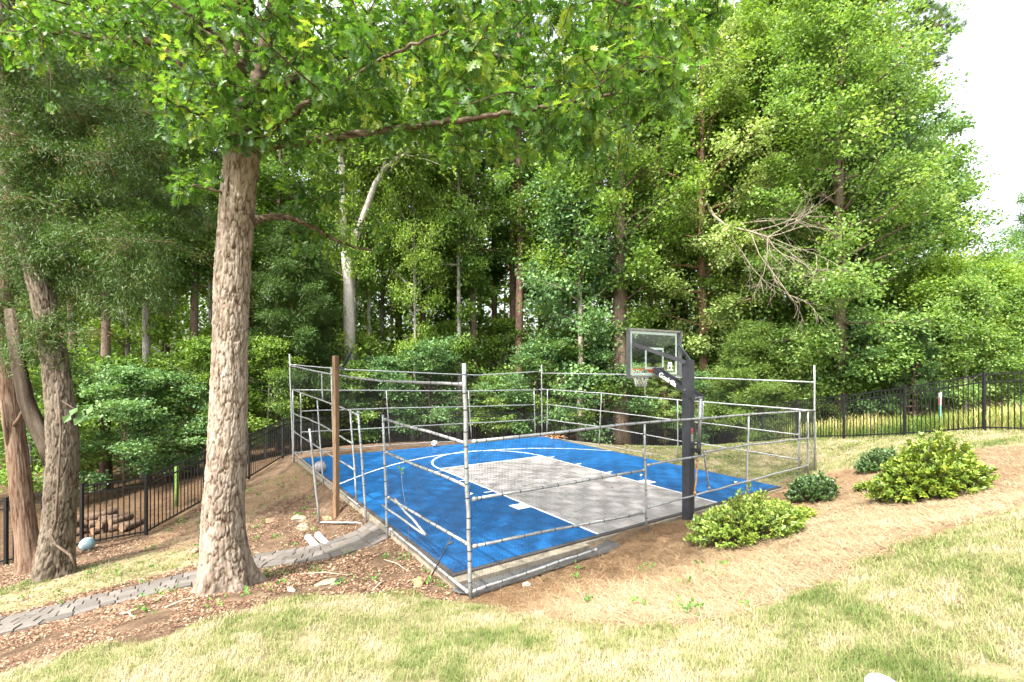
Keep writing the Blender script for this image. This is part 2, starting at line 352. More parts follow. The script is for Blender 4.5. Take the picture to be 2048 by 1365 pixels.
jx2, jy2 = (fbm(xy[:, 0] * 3, xy[:, 1] * 3) - .5) * .9, (fbm(xy[:, 0] * 3 + 77, xy[:, 1] * 3) - .5) * .9
s_, m_, ou_, c_ = masks(xy[:, 0] + jx2 * .6, xy[:, 1] + jy2 * .6)
fa_, fb_ = to_court(xy[:, 0], xy[:, 1]); xy = xy[s_ & ~c_ & ~((fa_ > -.4) & (fa_ < 2.5) & (fb_ > -.78 + .1 * fa_))]; dd = xy[:, 1]
age = sstep(.35, .65, fbm(xy[:, 0] * .9, xy[:, 1] * .9 + 5)); a_, b_ = to_court(xy[:, 0], xy[:, 1]); old = 1 - sstep(.7, 2.6, -b_ + .8 * (fbm(xy[:, 0] * 1.5, xy[:, 1] * 1.5) - .5))  # older straw by the baseline, its tint also darkened to paint in shade
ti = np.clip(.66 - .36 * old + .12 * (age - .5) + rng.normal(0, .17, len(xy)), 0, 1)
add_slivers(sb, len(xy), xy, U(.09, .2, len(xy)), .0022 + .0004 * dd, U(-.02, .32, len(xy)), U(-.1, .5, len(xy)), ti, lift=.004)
xy = np.stack([U(-9.5, -4, 30000), U(8.5, 15, 30000)], -1); ka_, kb_ = to_court(xy[:, 0], xy[:, 1]); xy = xy[inpoly(xy[:, 0], xy[:, 1], bank_p) & (ka_ < -.15) & (U(0, 1, 30000) < sstep(.35, .6, fbm(xy[:, 0] * 1.7, xy[:, 1] * 1.7)))]; N = len(xy)
add_slivers(sb, N, xy, U(.08, .2, N), np.full(N, .006), U(-.02, .35, N), U(-.1, .5, N), np.clip(rng.normal(.72, .17, N), 0, 1), lift=.004)
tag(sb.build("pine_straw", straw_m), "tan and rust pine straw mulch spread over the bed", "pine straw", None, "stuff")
litter_m = ramp_mat("dead_leaf", [(0, (.045, .022, .013)), (.4, (.13, .07, .04)), (.75, (.23, .155, .10)), (1, (.40, .31, .215))])
lb = MB()
xy = np.vstack([fan_points(140000, 3.6, 13, -150, 960), fan_points(5000, 16, 23, 500, 1700)])
s_, m_, ou_, c_ = masks(xy[:, 0], xy[:, 1]); gp = inpoly(xy[:, 0], xy[:, 1], grassy_p)
keep = m_ & ~c_ & (segdist(xy[:, 0], xy[:, 1], path_line) > .47) & (U(0, 1, len(xy)) < np.where(gp, .15, sstep(.25, .6, fbm(xy[:, 0] * 2, xy[:, 1] * 2))))
xy = xy[keep]; N = len(xy)
LEAF4 = np.array([[0, 0, 0], [.40, .48, .12], [0, 1, 0], [-.40, .48, .12]]); LF = np.array([[0, 1, 2], [0, 2, 3]])
def leaves(mb, c, d, nn, size, tint, T=LEAF4, TF=LF, mat=0):
    y = nrm(d); z = nn - (nn * y).sum(-1, keepdims=True) * y; z = nrm(z); x = np.cross(y, z)
    v = c[:, None, :] + size[:, None, None] * (T[None, :, 0:1] * x[:, None] + T[None, :, 1:2] * y[:, None] + T[None, :, 2:3] * z[:, None])
    k = len(T); f = (np.arange(len(c))[:, None, None] * k + TF[None]).reshape(-1, TF.shape[1])
    mb.add(v.reshape(-1, 3), f, np.repeat(tint, k), mat)
c = np.stack([xy[:, 0], xy[:, 1], terrain(xy[:, 0], xy[:, 1]) + .012], -1); az = U(0, 6.283, N)
leaves(lb, c, np.stack([np.cos(az), np.sin(az), U(-.2, .4, N)], -1), np.stack([rng.normal(0, .3, N), rng.normal(0, .3, N), np.ones(N)], -1), U(.015, .048, N) * np.clip(xy[:, 1] / 7, .5, 1), np.clip(rng.normal(.46, .25, N), 0, 1))
ab = np.stack([U(.1, CW - .1, 34), U(.1, CL - .1, 34)], -1); xx_, yy_ = from_court(ab[:, 0], ab[:, 1]); N = 34; az = U(0, 6.283, N)
leaves(lb, np.stack([xx_, yy_, court_z(xx_) + .012], -1), np.stack([np.cos(az), np.sin(az), U(0, .3, N)], -1), np.stack([rng.normal(0, .3, N), rng.normal(0, .3, N), np.ones(N)], -1), U(.03, .07, N), U(.3, 1, N))
tag(lb.build("leaf_litter", litter_m), "brown fallen leaves and bark chips on the dirt slope", "leaf litter", None, "stuff")

# ------------------------------------------------------------------ paver path
pv = MB(); seg = np.hypot(*np.diff(path_line, axis=0).T); cum = np.concatenate([[0], np.cumsum(seg)])
def along(s):
    s = np.clip(s, 0, cum[-1]); x = np.interp(s, cum, path_line[:, 0]); y = np.interp(s, cum, path_line[:, 1])
    e = .25; tx = np.interp(np.minimum(s + e, cum[-1]), cum, path_line[:, 0]) - np.interp(np.maximum(s - e, 0), cum, path_line[:, 0])
    ty = np.interp(np.minimum(s + e, cum[-1]), cum, path_line[:, 1]) - np.interp(np.maximum(s - e, 0), cum, path_line[:, 1])
    l = math.hypot(tx, ty); return x, y, -ty / l, tx / l
rows = 4; pw = .245
for r in range(rows):
    s = -.1 * (r % 2)
    while s < cum[-1] + .02:
        L = [.19, .26, .15][rng.integers(3)]; s0, s1 = max(s, 0), min(s + L, cum[-1] + .02); o0 = (r - rows / 2) * pw + .005; o1 = o0 + pw - .010
        if s1 - s0 > .05:
            q = []
            for (ss, oo) in ((s0 + .005, o0), (s1 - .005, o0), (s1 - .005, o1), (s0 + .005, o1)):
                x, y, nx, ny = along(ss); q.append((x + nx * oo, y + ny * oo))
            q = np.array(q); z = terrain(q[:, 0], q[:, 1]).mean() + .036 + U(-.007, .007)
            zz = z + (terrain(q[:, 0], q[:, 1]) - terrain(q[:, 0], q[:, 1]).mean()) * .9
            ce = q.mean(0); qi = ce + (q - ce) * .93
            v = np.vstack([np.c_[q, zz - .09], np.c_[q, zz - .008], np.c_[qi, zz]])
            f = [[i + k, (i + 1) % 4 + k, (i + 1) % 4 + k + 4, i + k + 4] for k in (0, 4) for i in range(4)] + [[8, 9, 10, 11]]
            pv.add(v, f, U(0, 1))
        s += L
m, n, o = new_mat("paver_stone")
c1 = ramp(n, attr(n, "tint").outputs["Fac"], [(0, (.068, .060, .053)), (.5, (.10, .089, .079)), (1, (.135, .12, .106))])
f1 = noise(n, 90, 5); f2 = noise(n, 5, 4)
c1 = mixc(n, ramp(n, f1, [(.4, (0, 0, 0)), (.8, (.5, .5, .5))]), c1, (.155, .14, .122)); c1 = mixc(n, ramp(n, f2, [(.45, (0, 0, 0)), (.75, (.6, .6, .6))]), c1, (.09, .07, .05))
princ(n, o, c1, .85, 0, .25, bump(n, f1, .4, .01))
tag(pv.build("path", m), "curving grey paver path from the lawn to the court gate", None, None, "structure")

# ------------------------------------------------------------------ sports court
court = thing("sports_court", "blue and grey plastic tile half basketball court on a low slab", "sports court")
court.matrix_world = Matrix(((cs, -sn, TL, CA[0]), (sn, cs, 0, CA[1]), (-TL * cs, TL * sn, 1, court_z(CA[0])), (0, 0, 0, 1)))
def tile_mat(name, c1, c2, seam):
    m, n, o = new_mat(name); tc = n.nodes.new("ShaderNodeTexCoord"); ck = n.nodes.new("ShaderNodeTexChecker"); ck.inputs["Scale"].default_value = 1 / .305
    n.links.new(tc.outputs["Object"], ck.inputs["Vector"])
    mp = n.nodes.new("ShaderNodeMapping"); mp.inputs["Rotation"].default_value = (0, 0, math.pi / 4); n.links.new(tc.outputs["Object"], mp.inputs[0])
    w1 = n.nodes.new("ShaderNodeTexWave"); w1.inputs["Scale"].default_value = 9; n.links.new(mp.outputs[0], w1.inputs["Vector"])
    w2 = n.nodes.new("ShaderNodeTexWave"); w2.inputs["Scale"].default_value = 9; w2.bands_direction = 'Y'; n.links.new(mp.outputs[0], w2.inputs["Vector"])
    br = n.nodes.new("ShaderNodeTexBrick"); br.offset = 0; br.inputs["Scale"].default_value = 1; br.inputs["Brick Width"].default_value = .305; br.inputs["Row Height"].default_value = .305; br.inputs["Mortar Size"].default_value = .004
    n.links.new(tc.outputs["Object"], br.inputs["Vector"])
    wv = mixc(n, ck.outputs["Fac"], w1.outputs["Fac"], w2.outputs["Fac"])
    base = mixc(n, ck.outputs["Fac"], c1, c2)
    nf = noise(n, 2.2, 5); base = mixc(n, ramp(n, nf, [(.35, (0, 0, 0)), (.75, (.3, .3, .3))]), base, tuple(min(1, x * 1.5 + .01) for x in c2))
    base = mixc(n, math_(n, 'MULTIPLY', br.outputs["Fac"], .6), base, seam)
    nn = noise(n, 30, 4); rg = ramp(n, nn, [(.3, (.38, .38, .38)), (.7, (.58, .58, .58))])
    princ(n, o, base, rg, 0, .4, bump(n, wv, .5, .006)); return m
blue_m = tile_mat("blue_tile", (.0018, .060, .18), (.002, .080, .235), (.002, .032, .11))
grey_m = tile_mat("grey_tile", (.225, .21, .20), (.295, .277, .265), (.15, .14, .132))
white_m = plain("court_paint", (.8, .8, .78), .6, 0, .06, 20)
edge_m = plain("black_rubber_edge", (.055, .05, .048), .8, 0, .35, 25, .3, .3)
conc_m = plain("weathered_concrete", (0.225, 0.195, 0.1462), .9, 0, .3, 9, .2, .4)
def slab_box(mb, x0, y0, x1, y1, z0, z1, **k): mb.box(((x0 + x1) / 2, (y0 + y1) / 2, (z0 + z1) / 2), (x1 - x0, y1 - y0, z1 - z0), **k)
KA, KF = 2.83, 6.0; KB = KA + 3.66
b = MB(); slab_box(b, -.13, -.12, CW + .1, CL + .1, -.5, -.03); slab_box(b, -.13, -.24, 2.4, -.12, -.5, -.03); b.build("slab", conc_m, court)
b = MB()
for r in ((-.07, -.07, CW + .07, 0), (-.07, CL, CW + .07, CL + .07), (-.07, 0, 0, CL), (CW, 0, CW + .07, CL)): slab_box(b, *r, -.034, -.004)
b.build("edge_strip", edge_m, court)
b = MB()
for r in ((0, 0, KA, CL), (KB, 0, CW, CL), (KA, KF, KB, CL)): slab_box(b, *r, -.034, 0)
b.build("tile_surface", blue_m, court)
b = MB(); slab_box(b, KA, 0, KB, KF, -.034, .0005); k_o = b.build("key_area", grey_m, court); k_o["label"] = "grey tiled key of the court"
b = MB(); lw = .05
def flat(mb, pts):
    pts = np.array(pts, float); mb.add(np.c_[pts, np.full(len(pts), .004)], [list(range(len(pts)))])
def strip(mb, pl, w):
    pl = np.array(pl, float); t = nrm(np.gradient(pl, axis=0)); nn = np.stack([-t[:, 1], t[:, 0]], -1) * w / 2
    v = np.vstack([np.c_[pl - nn, np.full(len(pl), .0045)], np.c_[pl + nn, np.full(len(pl), .0045)]]); k = len(pl)
    mb.add(v, [[i, i + 1, i + 1 + k, i + k] for i in range(k - 1)])
strip(b, [(KA, 0), (KA, KF)], lw); strip(b, [(KB, 0), (KB, KF)], lw); strip(b, [(KA - .025, KF + .025), (KB + .025, KF + .025)], lw)
b.build("key_line", white_m, court)
an = np.linspace(0, np.pi, 49); b = MB(); strip(b, [(KA + 1.83 + 1.83 * math.cos(t), KF + .05 + 1.83 * math.sin(t)) for t in an], lw); b.build("free_throw_arc", white_m, court)
arc = [(-.0, 5.70), (.07, 5.75), (1.0, 6.55), (2.0, 7.2), (2.99, 7.62), (3.83, 7.80), (4.75, 7.84), (5.71, 7.72), (6.6, 7.5), (7.36, 7.19), (8.24, 6.63), (9.14, 5.64), (9.18, 5.58)]
aa = np.array(arc); ss = np.linspace(0, len(aa) - 1, 90); aa = np.stack([np.interp(ss, range(len(aa)), aa[:, i]) for i in (0, 1)], -1)
for _ in range(12): aa[1:-1] = aa[1:-1] * .5 + (aa[:-2] + aa[2:]) * .25
b = MB(); strip(b, aa, lw); b.build("three_point_line", white_m, court)
for yy in (3.30, 4.53, 5.75):
    for sx in (0, 1):
        b = MB(); x0 = KA - .27 if sx == 0 else KB + .02; strip(b, [(x0, yy), (x0 + .25, yy)], lw); b.build("lane_mark", white_m, court)
for sx in (0, 1):
    b = MB(); x0 = KA - .36 if sx == 0 else KB + .026; flat(b, [(x0, 1.87), (x0 + .334, 1.87), (x0 + .334, 2.2), (x0, 2.2)]); b.build("lane_block", white_m, court)

# landscape fabric beside the baseline
fab_m = plain("weed_fabric", (.085, .085, .085), .75, 0, .5, 60, .3, .5)
fb = MB(); q0 = [(-.45, -.86), (-.35, -.33), (1.4, -.33), (2.7, -.31), (2.75, -.62), (1.3, -.76)]
g = []
for i in range(21):
    t = i / 20; xa = -.2 + t * 3.0
    for k in range(6):
        yb = -.25 - k / 5 * (.56 - .22 * t); x, y = from_court(xa, yb); g.append((x, y, tz(x, y) + .035 - .02 * t + (fbm(np.array([x * 7]), np.array([y * 7]))[0] - .5) * .03))
fb.add(g, [[i * 6 + k, (i + 1) * 6 + k, (i + 1) * 6 + k + 1, i * 6 + k + 1] for i in range(20) for k in range(5)], smooth=True)
tag(fb.build("landscape_fabric", fab_m), "black weed barrier fabric strip between the concrete edge and the low front rail", "weed fabric")

# ------------------------------------------------------------------ net cage
def galv(name, c=(.27, .275, .27), var=.3):
    m, n, o = new_mat(name); f = noise(n, 18, 6); f2 = noise(n, 70, 3)
    col = ramp(n, f, [(.3, tuple(x * (1 - var) for x in c)), (.55, c), (.75, tuple(x * 1.25 for x in c))])
    col = mixc(n, ramp(n, f2, [(.62, (0, 0, 0)), (.8, (.5, .5, .5))]), col, (.15, .13, .10))
    princ(n, o, col, .5, .45, .5, bump(n, f2, .15, .003)); return m
galv_m = galv("galvanised_pipe"); tie_m = plain("black_tie", (.02, .02, .02), .6); rust_m = plain("rusty_steel", (.30, .17, .09), .85, .1, .4, 20)
cage = thing("ball_net_cage", "galvanised pipe frame with black ball netting around the court", "net cage")
def pipe(name, pts, r=.022, ties=0, mat=galv_m, parent=None, sag=0.0, wob=.004):
    pts = [np.array(p) for p in pts]; res = []
    for a, b in zip(pts[:-1], pts[1:]):
        for t in np.linspace(0, 1, 6)[:-1]: res.append(a + (b - a) * t)
    res.append(pts[-1]); res = np.array(res); L = len(res)
    res[1:-1] += rng.normal(0, wob, (L - 2, 3)); tt = np.linspace(0, 1, L); res[:, 2] -= sag * 4 * tt * (1 - tt)
    mb = MB(); mb.tube(res, r, 10)
    if name in ('rail', 'brace'):
        for e_, f_ in ((0, 1), (-1, -2)):
            d = nrm(res[f_] - res[e_]); mb.tube([res[e_] + d * .012, res[e_] + d * .075], r + .007, 12)
    ln = np.linalg.norm(np.diff(res, axis=0), axis=1).sum()
    if ties:
        for t in np.arange(.15, ln, ties):
            t += U(-.05, .05); k = np.clip(t / ln, .02, .98) * (L - 1); i = int(min(k, L - 2)); c = res[i] + (res[i + 1] - res[i]) * (k - i); d = nrm(res[i + 1] - res[i])
            mb.tube([c - d * .006, c + d * .006], r + .004, 10, mat=1)
    return mb.build(name, [mat, tie_m], parent if parent is not None else cage)
def wp(w, *uv): return [wall(u, v, *w) for u, v in uv]
NR, NL, LFw, FRw = (cN, cR), (cN, cL_), (cL_, cF), (cF, cR)
# each entry: name, wall, pixel polyline, radius, tie spacing
PIPES = [
 ("post", NR, [(928, 727), (935, 980), (942, 1204)], .029, .21), ("post", NR, [(1289, 847), (1293, 1067)], .022, .5), ("post", NR, [(1497, 830), (1493, 994)], .024, 0),
 ("post", NR, [(1616, 824), (1616, 948)], .024, 0), ("post", NR, [(1628.5, 731), (1631, 948)], .027, 0),
 ("rail", NR, [(943, 884), (1289, 846), (1497, 830), (1630, 821)], .025, .33), ("rail", NR, [(944, 999), (1289, 941)], .023, .33), ("rail", NR, [(1293, 931), (1406, 911)], .022, .4), ("rail", NR, [(1406, 905), (1497, 890), (1616, 877)], .022, .5),
 ("rail", NR, [(944, 1094), (1290, 1025)], .023, .33), ("rail", NR, [(1294, 1016), (1394, 990)], .02, 0), ("rail", NR, [(1390, 991), (1497, 962), (1616, 931)], .022, 0), ("rail", NR, [(943, 1184), (1090, 1133), (1195, 1099)], .023, .33),
 ("brace", NR, [(1396, 916), (1389, 991)], .02, 0), ("brace", NR, [(1408, 905), (1419, 981)], .02, 0),
 ("post", NL, [(579, 709), (583, 830), (587, 935)], .024, 0), ("post", NL, [(585.5, 779), (588.5, 928)], .022, 0), ("post", NL, [(766, 830), (776, 1092)], .025, .25),
 ("post", NL, [(700.5, 820), (713.5, 1006)], .022, 0), ("post", NL, [(634.5, 801), (647, 980)], .02, 0), ("post", NL, [(643, 745), (645.5, 803)], .018, 0), ("post", NL, [(662.5, 735), (670, 1032)], .02, 0),
 ("rail", NL, [(580, 732), (640, 745), (700, 755), (760, 762), (925, 769)], .024, .6), ("rail", NL, [(586, 780), (665, 809), (700, 822), (716, 831)], .021, .6), ("rail", NL, [(588, 828), (639, 848), (706, 888)], .02, .6), ("rail", NL, [(588, 864), (642, 899), (710, 941)], .02, .6),
 ("rail", NL, [(588, 906), (635, 945), (716, 1010)], .018, 0),
 ("rail", NL, [(770, 839), (935, 888)], .024, .25), ("rail", NL, [(772, 905), (936, 974)], .024, .25), ("rail", NL, [(776, 995), (937, 1089)], .024, .25), ("rail", NL, [(780, 1058), (938, 1186)], .024, .5),
 ("broken_rail", NL, [(790, 998), (852, 1071)], .022, 0), ("broken_rail", NL, [(765, 1011), (848, 1069)], .02, 0),
 ("post", LFw, [(601, 786), (603, 908)], .022, 0), ("post", LFw, [(772.5, 781), (780, 890)], .022, 0), ("post", LFw, [(937, 783), (943, 878)], .022, 0), ("post", LFw, [(1068, 781), (1070.5, 870)], .022, 0), ("post", LFw, [(1083, 730), (1084, 872)], .027, 0),
 ("rail", LFw, [(580, 730), (663, 737), (679, 739), (960, 751), (1082, 743)], .023, 0), ("rail", LFw, [(586, 780.5), (960, 782.5), (1082, 780)], .022, 0), ("rail", LFw, [(602, 823), (774, 817), (960, 813), (1068, 810)], .021, 0),
 ("rail", LFw, [(603, 865), (774, 856), (960, 846), (1070, 840)], .021, 0), ("rail", LFw, [(590, 906), (774, 891), (960, 880), (1083, 869)], .022, 0),
 ("post", FRw, [(1095, 779), (1094, 870)], .022, 0), ("post", FRw, [(1203, 787), (1198.5, 890)], .023, 0), ("post", FRw, [(1355, 801), (1356, 918)], .022, 0), ("post", FRw, [(1407, 805), (1405, 843)], .02, 0), ("post", FRw, [(1600, 822), (1597, 945)], .023, 0),
 ("rail", FRw, [(1084, 747), (1248, 749), (1358, 755), (1628, 765)], .023, 0), ("rail", FRw, [(1084, 779), (1203, 787), (1365, 801), (1629, 822)], .023, 0),
 ("rail", FRw, [(1096, 809.5), (1201, 822), (1355, 841), (1405, 846), (1599, 870)], .021, 0), ("rail", FRw, [(1096, 840), (1201, 854), (1300, 871), (1355, 882), (1405, 888), (1596, 919)], .021, 0), ("rail", FRw, [(1090, 874), (1230, 895), (1355, 917), (1398, 926), (1575, 966)], .02, 0)]
for nm, w, uv, r, ti in PIPES:
    o_ = pipe(nm, wp(w, *uv), r * .9, ti, rust_m if nm == "brace" and uv[0][0] < 1400 else galv_m)
    if nm == "broken_rail": o_["label"] = "broken pipe rail hanging down inside the court"
    if nm == "brace" and uv[0][0] < 1400: o_["label"] = "rusty slanted brace pipe"
net_m = plain("black_net_cord", (.012, .012, .013), .8)
def netting(w, top, bot, cell, r=.001, sag=.02):
    """woven net between two pixel polylines seen on one wall of the cage"""
    mb = MB(); A = np.array(wp(w, *top)); B = np.array(wp(w, *bot))
    def samp(Q, n):
        l = np.concatenate([[0], np.cumsum(np.linalg.norm(np.diff(Q, axis=0), axis=1))]); s = np.linspace(0, l[-1], n)
        return np.stack([np.interp(s, l, Q[:, i]) for i in range(3)], -1)
    L = np.linalg.norm(A[-1] - A[0]); Hh = np.linalg.norm(A[0] - B[0]); nx, ny = int(L / cell), max(3, int(Hh / cell))
    a, b = samp(A, nx), samp(B, nx); nv = nrm(np.cross(A[-1] - A[0], (0, 0, 1.0)))
    t = np.linspace(0, 1, 9)[:, None, None]; G = a[None] * (1 - t) + b[None] * t
    G = G + nv * (np.sin(np.pi * t) * (sag * np.sin(np.linspace(0, 14, nx)))[None, :, None])
    def ribs(S, E, off):
        y = nrm(E - S); x1 = nrm(np.cross(y, nv)) * r; x2 = nv * r
        v = np.stack([S - x1, S + x2, S + x1 - x2, E - x1, E + x2, E + x1 - x2], 1).reshape(-1, 3); k = np.arange(len(S))[:, None] * 6
        mb.add(v, np.concatenate([np.concatenate([k + i, k + j, k + j + 3, k + i + 3], 1) for i, j in ((0, 1), (1, 2), (2, 0))]))
    for i in range(8): ribs(G[i], G[i + 1], 0)
    tt = np.linspace(0, 1, ny); step = max(1, nx // 14); idx = np.unique(np.r_[np.arange(0, nx, step), nx - 1])
    for q in tt:
        k = q * 8; i = min(int(k), 7); row = G[i] * (1 - (k - i)) + G[i + 1] * (k - i); ribs(row[idx[:-1]], row[idx[1:]], 0)
    mb.build("netting", net_m, cage)
netting(NR, [(943, 884), (1289, 846), (1497, 830), (1630, 821)], [(943, 1184), (1195, 1099), (1293, 1060), (1493, 992), (1630, 940)], .024)
netting(NL, [(770, 839), (935, 888)], [(780, 1058), (938, 1186)], .024)
netting(NL, [(580, 732), (640, 745), (700, 755), (760, 762), (925, 769)], [(586, 780), (665, 809), (700, 822), (770, 839), (935, 888)], .04, .0006)
netting(LFw, [(580, 730), (663, 737), (679, 739), (960, 751), (1082, 743)], [(590, 906), (774, 891), (960, 880), (1083, 869)], .045, .0007)
netting(FRw, [(1084, 747), (1248, 749), (1358, 755), (1628, 765)], [(1090, 874), (1230, 895), (1355, 917), (1398, 926), (1575, 966)], .045, .0007)
# open gate
gate = thing("cage_gate", "open galvanised pipe gate frame swung out over the paver path", "gate", wall(733, 1053, *NL))
gl = np.array(gate.location); pj = wall(733.5, 1056, *NL); pjt = wall(716, 822, *NL); lb_ = ground(640, 1050); lt_ = lb_ + (P(619, 858, lb_[1] - .02) - lb_)
for nm, pts in (("gate_stile", [pj, pjt]), ("gate_stile", [lb_ + (0, 0, -.02), lt_]), ("gate_rail", [lb_ + (0, 0, .04), ground(665, 1051) + (0, 0, .06), ground(700, 1052) + (0, 0, .07), pj + (0, 0, .07)])):
    pipe(nm, [np.array(p) - gl for p in pts], .022, .3 if nm != "gate_rail" and pts[0] is pj else 0, parent=gate)

# ------------------------------------------------------------------ wooden post + flood light, fishing-rod-like stick, stems
wood_m, n, o = new_mat("treated_pine")
f1 = noise(n, 14, 6, scl=(4, 4, .25)); princ(n, o, ramp(n, f1, [(.3, (.115, .066, .034)), (.55, (.195, .122, .068)), (.75, (.265, .175, .105))]), .75, 0, .25, bump(n, f1, .3, .006))
wpb = ground(673, 1034); wpt = P(671, 712, wpb[1])
mb = MB(); mb.bar((wpb[0], wpb[1], wpb[2] - .2), wpt, .10, .10, up=(.55, .83, 0)); post_o = tag(mb.build("wooden_post", wood_m), "square orange brown wooden post beside the cage gate", "post")
bk = post_o.modifiers.new("bevel", 'BEVEL'); bk.width = .006
blackm = plain("black_metal", (.018, .018, .02), .45, .3, .3, 30, .5)
dk = wpt[1]; fl = thing("flood_light", "black slim flood light on a short arm near the top of the wooden post", "flood light", P(676, 736, dk))
bs = np.array(fl.location); mb = MB(); mb.bar((0, 0, 0), P(688, 737, dk) - bs, .03, .06); mb.build("bracket", blackm, fl)
h0, h1 = P(688, 732, dk) - bs, P(701, 706, dk - .1) - bs
mb = MB(); mb.bar(h0, h1, .2, .05, up=(.75, .1, -.3)); ho = mb.build("lamp_head", blackm, fl)
bv = ho.modifiers.new("bevel", 'BEVEL'); bv.width = .012
dkb = plain("dark_steel_rod", (.05, .045, .04), .7, .3)
a0, a1 = ground(860, 1158), wall(903, 1074, *NL)
mb = MB(); mb.tube([a0, a0 * .5 + a1 * .5 + (.01, 0, .01), a1], [.012, .009, .006], 8); mb.tube([a1 - (.05, 0, .1), a1 - (-.02, 0, .07)], .012, 8)
tag(mb.build("rod", dkb), "thin dark rusty rod leaning on the lower pipe rail near the front corner", "rod")
a0 = ground(816, 1110); a1 = P(806, 940, a0[1] + .02)
st_m = plain("twig_brown", (.16, .13, .07), .85); sprig_m = leaf_mat("vine_leaf", [(0, (.05, .13, .02)), (.5, (.10, .24, .04)), (1, (.2, .36, .08))])
vs = thing("vine_sprig", "lone thin vine stem with a tiny leafy tip growing up by the front net", "vine", a0)
tt = np.linspace(0, 1, 9)[:, None]; pth = (a1 - a0) * tt + np.c_[np.sin(tt * 5) * .03, tt * 0, tt * 0]
mb = MB(); mb.tube(pth, np.linspace(.005, .003, 9), 6); mb.build("stem", st_m, vs)
mb = MB(); N = 9; leaves(mb, pth[-1] + rng.normal(0, .025, (N, 3)), rng.normal(0, 1, (N, 3)) + (.0, 0, .3), rng.normal(0, .4, (N, 3)) + (0, -.4, 1), U(.04, .08, N), U(.2, 1, N)); mb.build("leaf", sprig_m, vs)

# ------------------------------------------------------------------ basketball hoop
pole_m = plain("dark_grey_steel", (.045, .047, .055), .42, .35, .2, 9, .5)
hb = np.array([3.475, 9.5, 0.0]); hb[2] = tz(hb[0], hb[1])
hoop = thing("basketball_hoop", "dark grey square pole basketball hoop with glass backboard at the baseline", "basketball hoop", (hb[0], hb[1], 0), YAW)
def Z(v, d): return EYE - (v - CY) / F * d
mb = MB(); mb.box((0, 0, 1.4), (.17, .17, 3.2)); mb.box((0, 0, 3.006), (.178, .178, .012)); p_ = mb.build("pole", pole_m, hoop); bv = p_.modifiers.new("bevel", 'BEVEL'); bv.width = .012; bv.segments = 2
bt, bb, bw, by = 3.655, 2.665, .85, .80
fr_m = plain("grey_frame", (.20, .20, .17), .5, .4, .2); side_m = plain("dark_frame", (.11, .112, .118), .45, .4, .2)
bd = MB(); mg = .03
m, n, o = new_mat("backboard_glass"); tr = n.nodes.new("ShaderNodeBsdfTransparent"); tr.inputs[0].default_value = (.90, .95, .92, 1); gs = n.nodes.new("ShaderNodeBsdfGlossy"); gs.inputs["Roughness"].default_value = .03
mx = n.nodes.new("ShaderNodeMixShader"); mx.inputs[0].default_value = .10; n.links.new(tr.outputs[0], mx.inputs[1]); n.links.new(gs.outputs[0], mx.inputs[2]); n.links.new(mx.outputs[0], o.inputs[0])
bd.box((0, by, (bt + bb) / 2), (2 * bw - 2 * mg, .012, bt - bb - 2 * mg)); board = bd.build("backboard", m, hoop)
for s in (-1, 1):
    mb = MB(); mb.box((s * (bw - mg / 2 + .01), by - .015, (bt + bb) / 2), (.036, .075, bt - bb + .03)); mb.build("side_frame", side_m, board)
for z in (bt, bb):
    mb = MB(); mb.box((0, by - .005, z - (.012 if z == bt else -.012)), (2 * bw - .035, .06, .04)); mb.build("cross_frame", fr_m, board)
mb = MB(); bi = bw - .085
yy = by + .0085
for z0, z1, x0, x1 in ((bt - .10, bt - .045, -bi - .0, bi), (bb + .045, bb + .09, -bi, bi), (bb + .09, bt - .10, -bi, -bi + .05), (bb + .09, bt - .10, bi - .05, bi), (bb + .16, bb + .205, -.305, .305), (bb + .57, bb + .615, -.305, .305), (bb + .205, bb + .57, -.305, -.255), (bb + .205, bb + .57, .255, .305)):
    mb.box(((x0 + x1) / 2, yy, (z0 + z1) / 2), (x1 - x0, .004, z1 - z0))
mb.build("board_line", white_m, board)
mb = MB(); lx, lz = .50, bb + .18     # white emblem seen through the glass: an arched mark over a short bar
for (x, z, w, h, a) in ((-.055, .06, .035, .13, .15), (.0, .115, .12, .035, 0), (.055, .075, .035, .09, -.1), (.02, .055, .07, .03, .2), (.045, .015, .035, .05, 0), (0, -.035, .2, .022, 0)):
    R = np.array([[math.cos(a), 0, math.sin(a)], [0, 1, 0], [-math.sin(a), 0, math.cos(a)]]); mb.box((lx + x, by - .0085, lz + z), (w, .003, h), R)
mb.build("emblem", white_m, board)
orange_m = plain("orange_rim_paint", (.55, .10, .03), .5, .1, .25, 15)
rz_, ry = 2.815, by + .37
mb = MB(); an = np.linspace(0, 2 * np.pi, 41); mb.tube(np.stack([.229 * np.cos(an), ry + .229 * np.sin(an), np.full(41, rz_)], -1), .009, 8, cap=False)
mb.box((0, by + .05, rz_ - .01), (.16, .09, .10)); mb.box((0, by + .115, rz_ - .006), (.2, .05, .012))
rim = mb.build("rim", orange_m, hoop)
net_w = plain("white_net_cord", (.7, .68, .62), .9); mb = MB(); K = 12; lv = [(.229, 0), (.19, -.1), (.155, -.19), (.125, -.28), (.115, -.37)]
for i in range(K):
    for sgn in (-1, 1):
        pts = [(r_ * math.cos((i + sgn * .5 * k) / K * 2 * np.pi), ry + r_ * math.sin((i + sgn * .5 * k) / K * 2 * np.pi), rz_ + z) for k, (r_, z) in enumerate(lv)]
        mb.tube(pts, .004, 5)
mb.tube([(.0, ry - .11, rz_ - .36), (.005, ry - .11, rz_ - .55), (0, ry - .11, rz_ - .78)], .0035, 5); mb.build("net", net_w, rim)
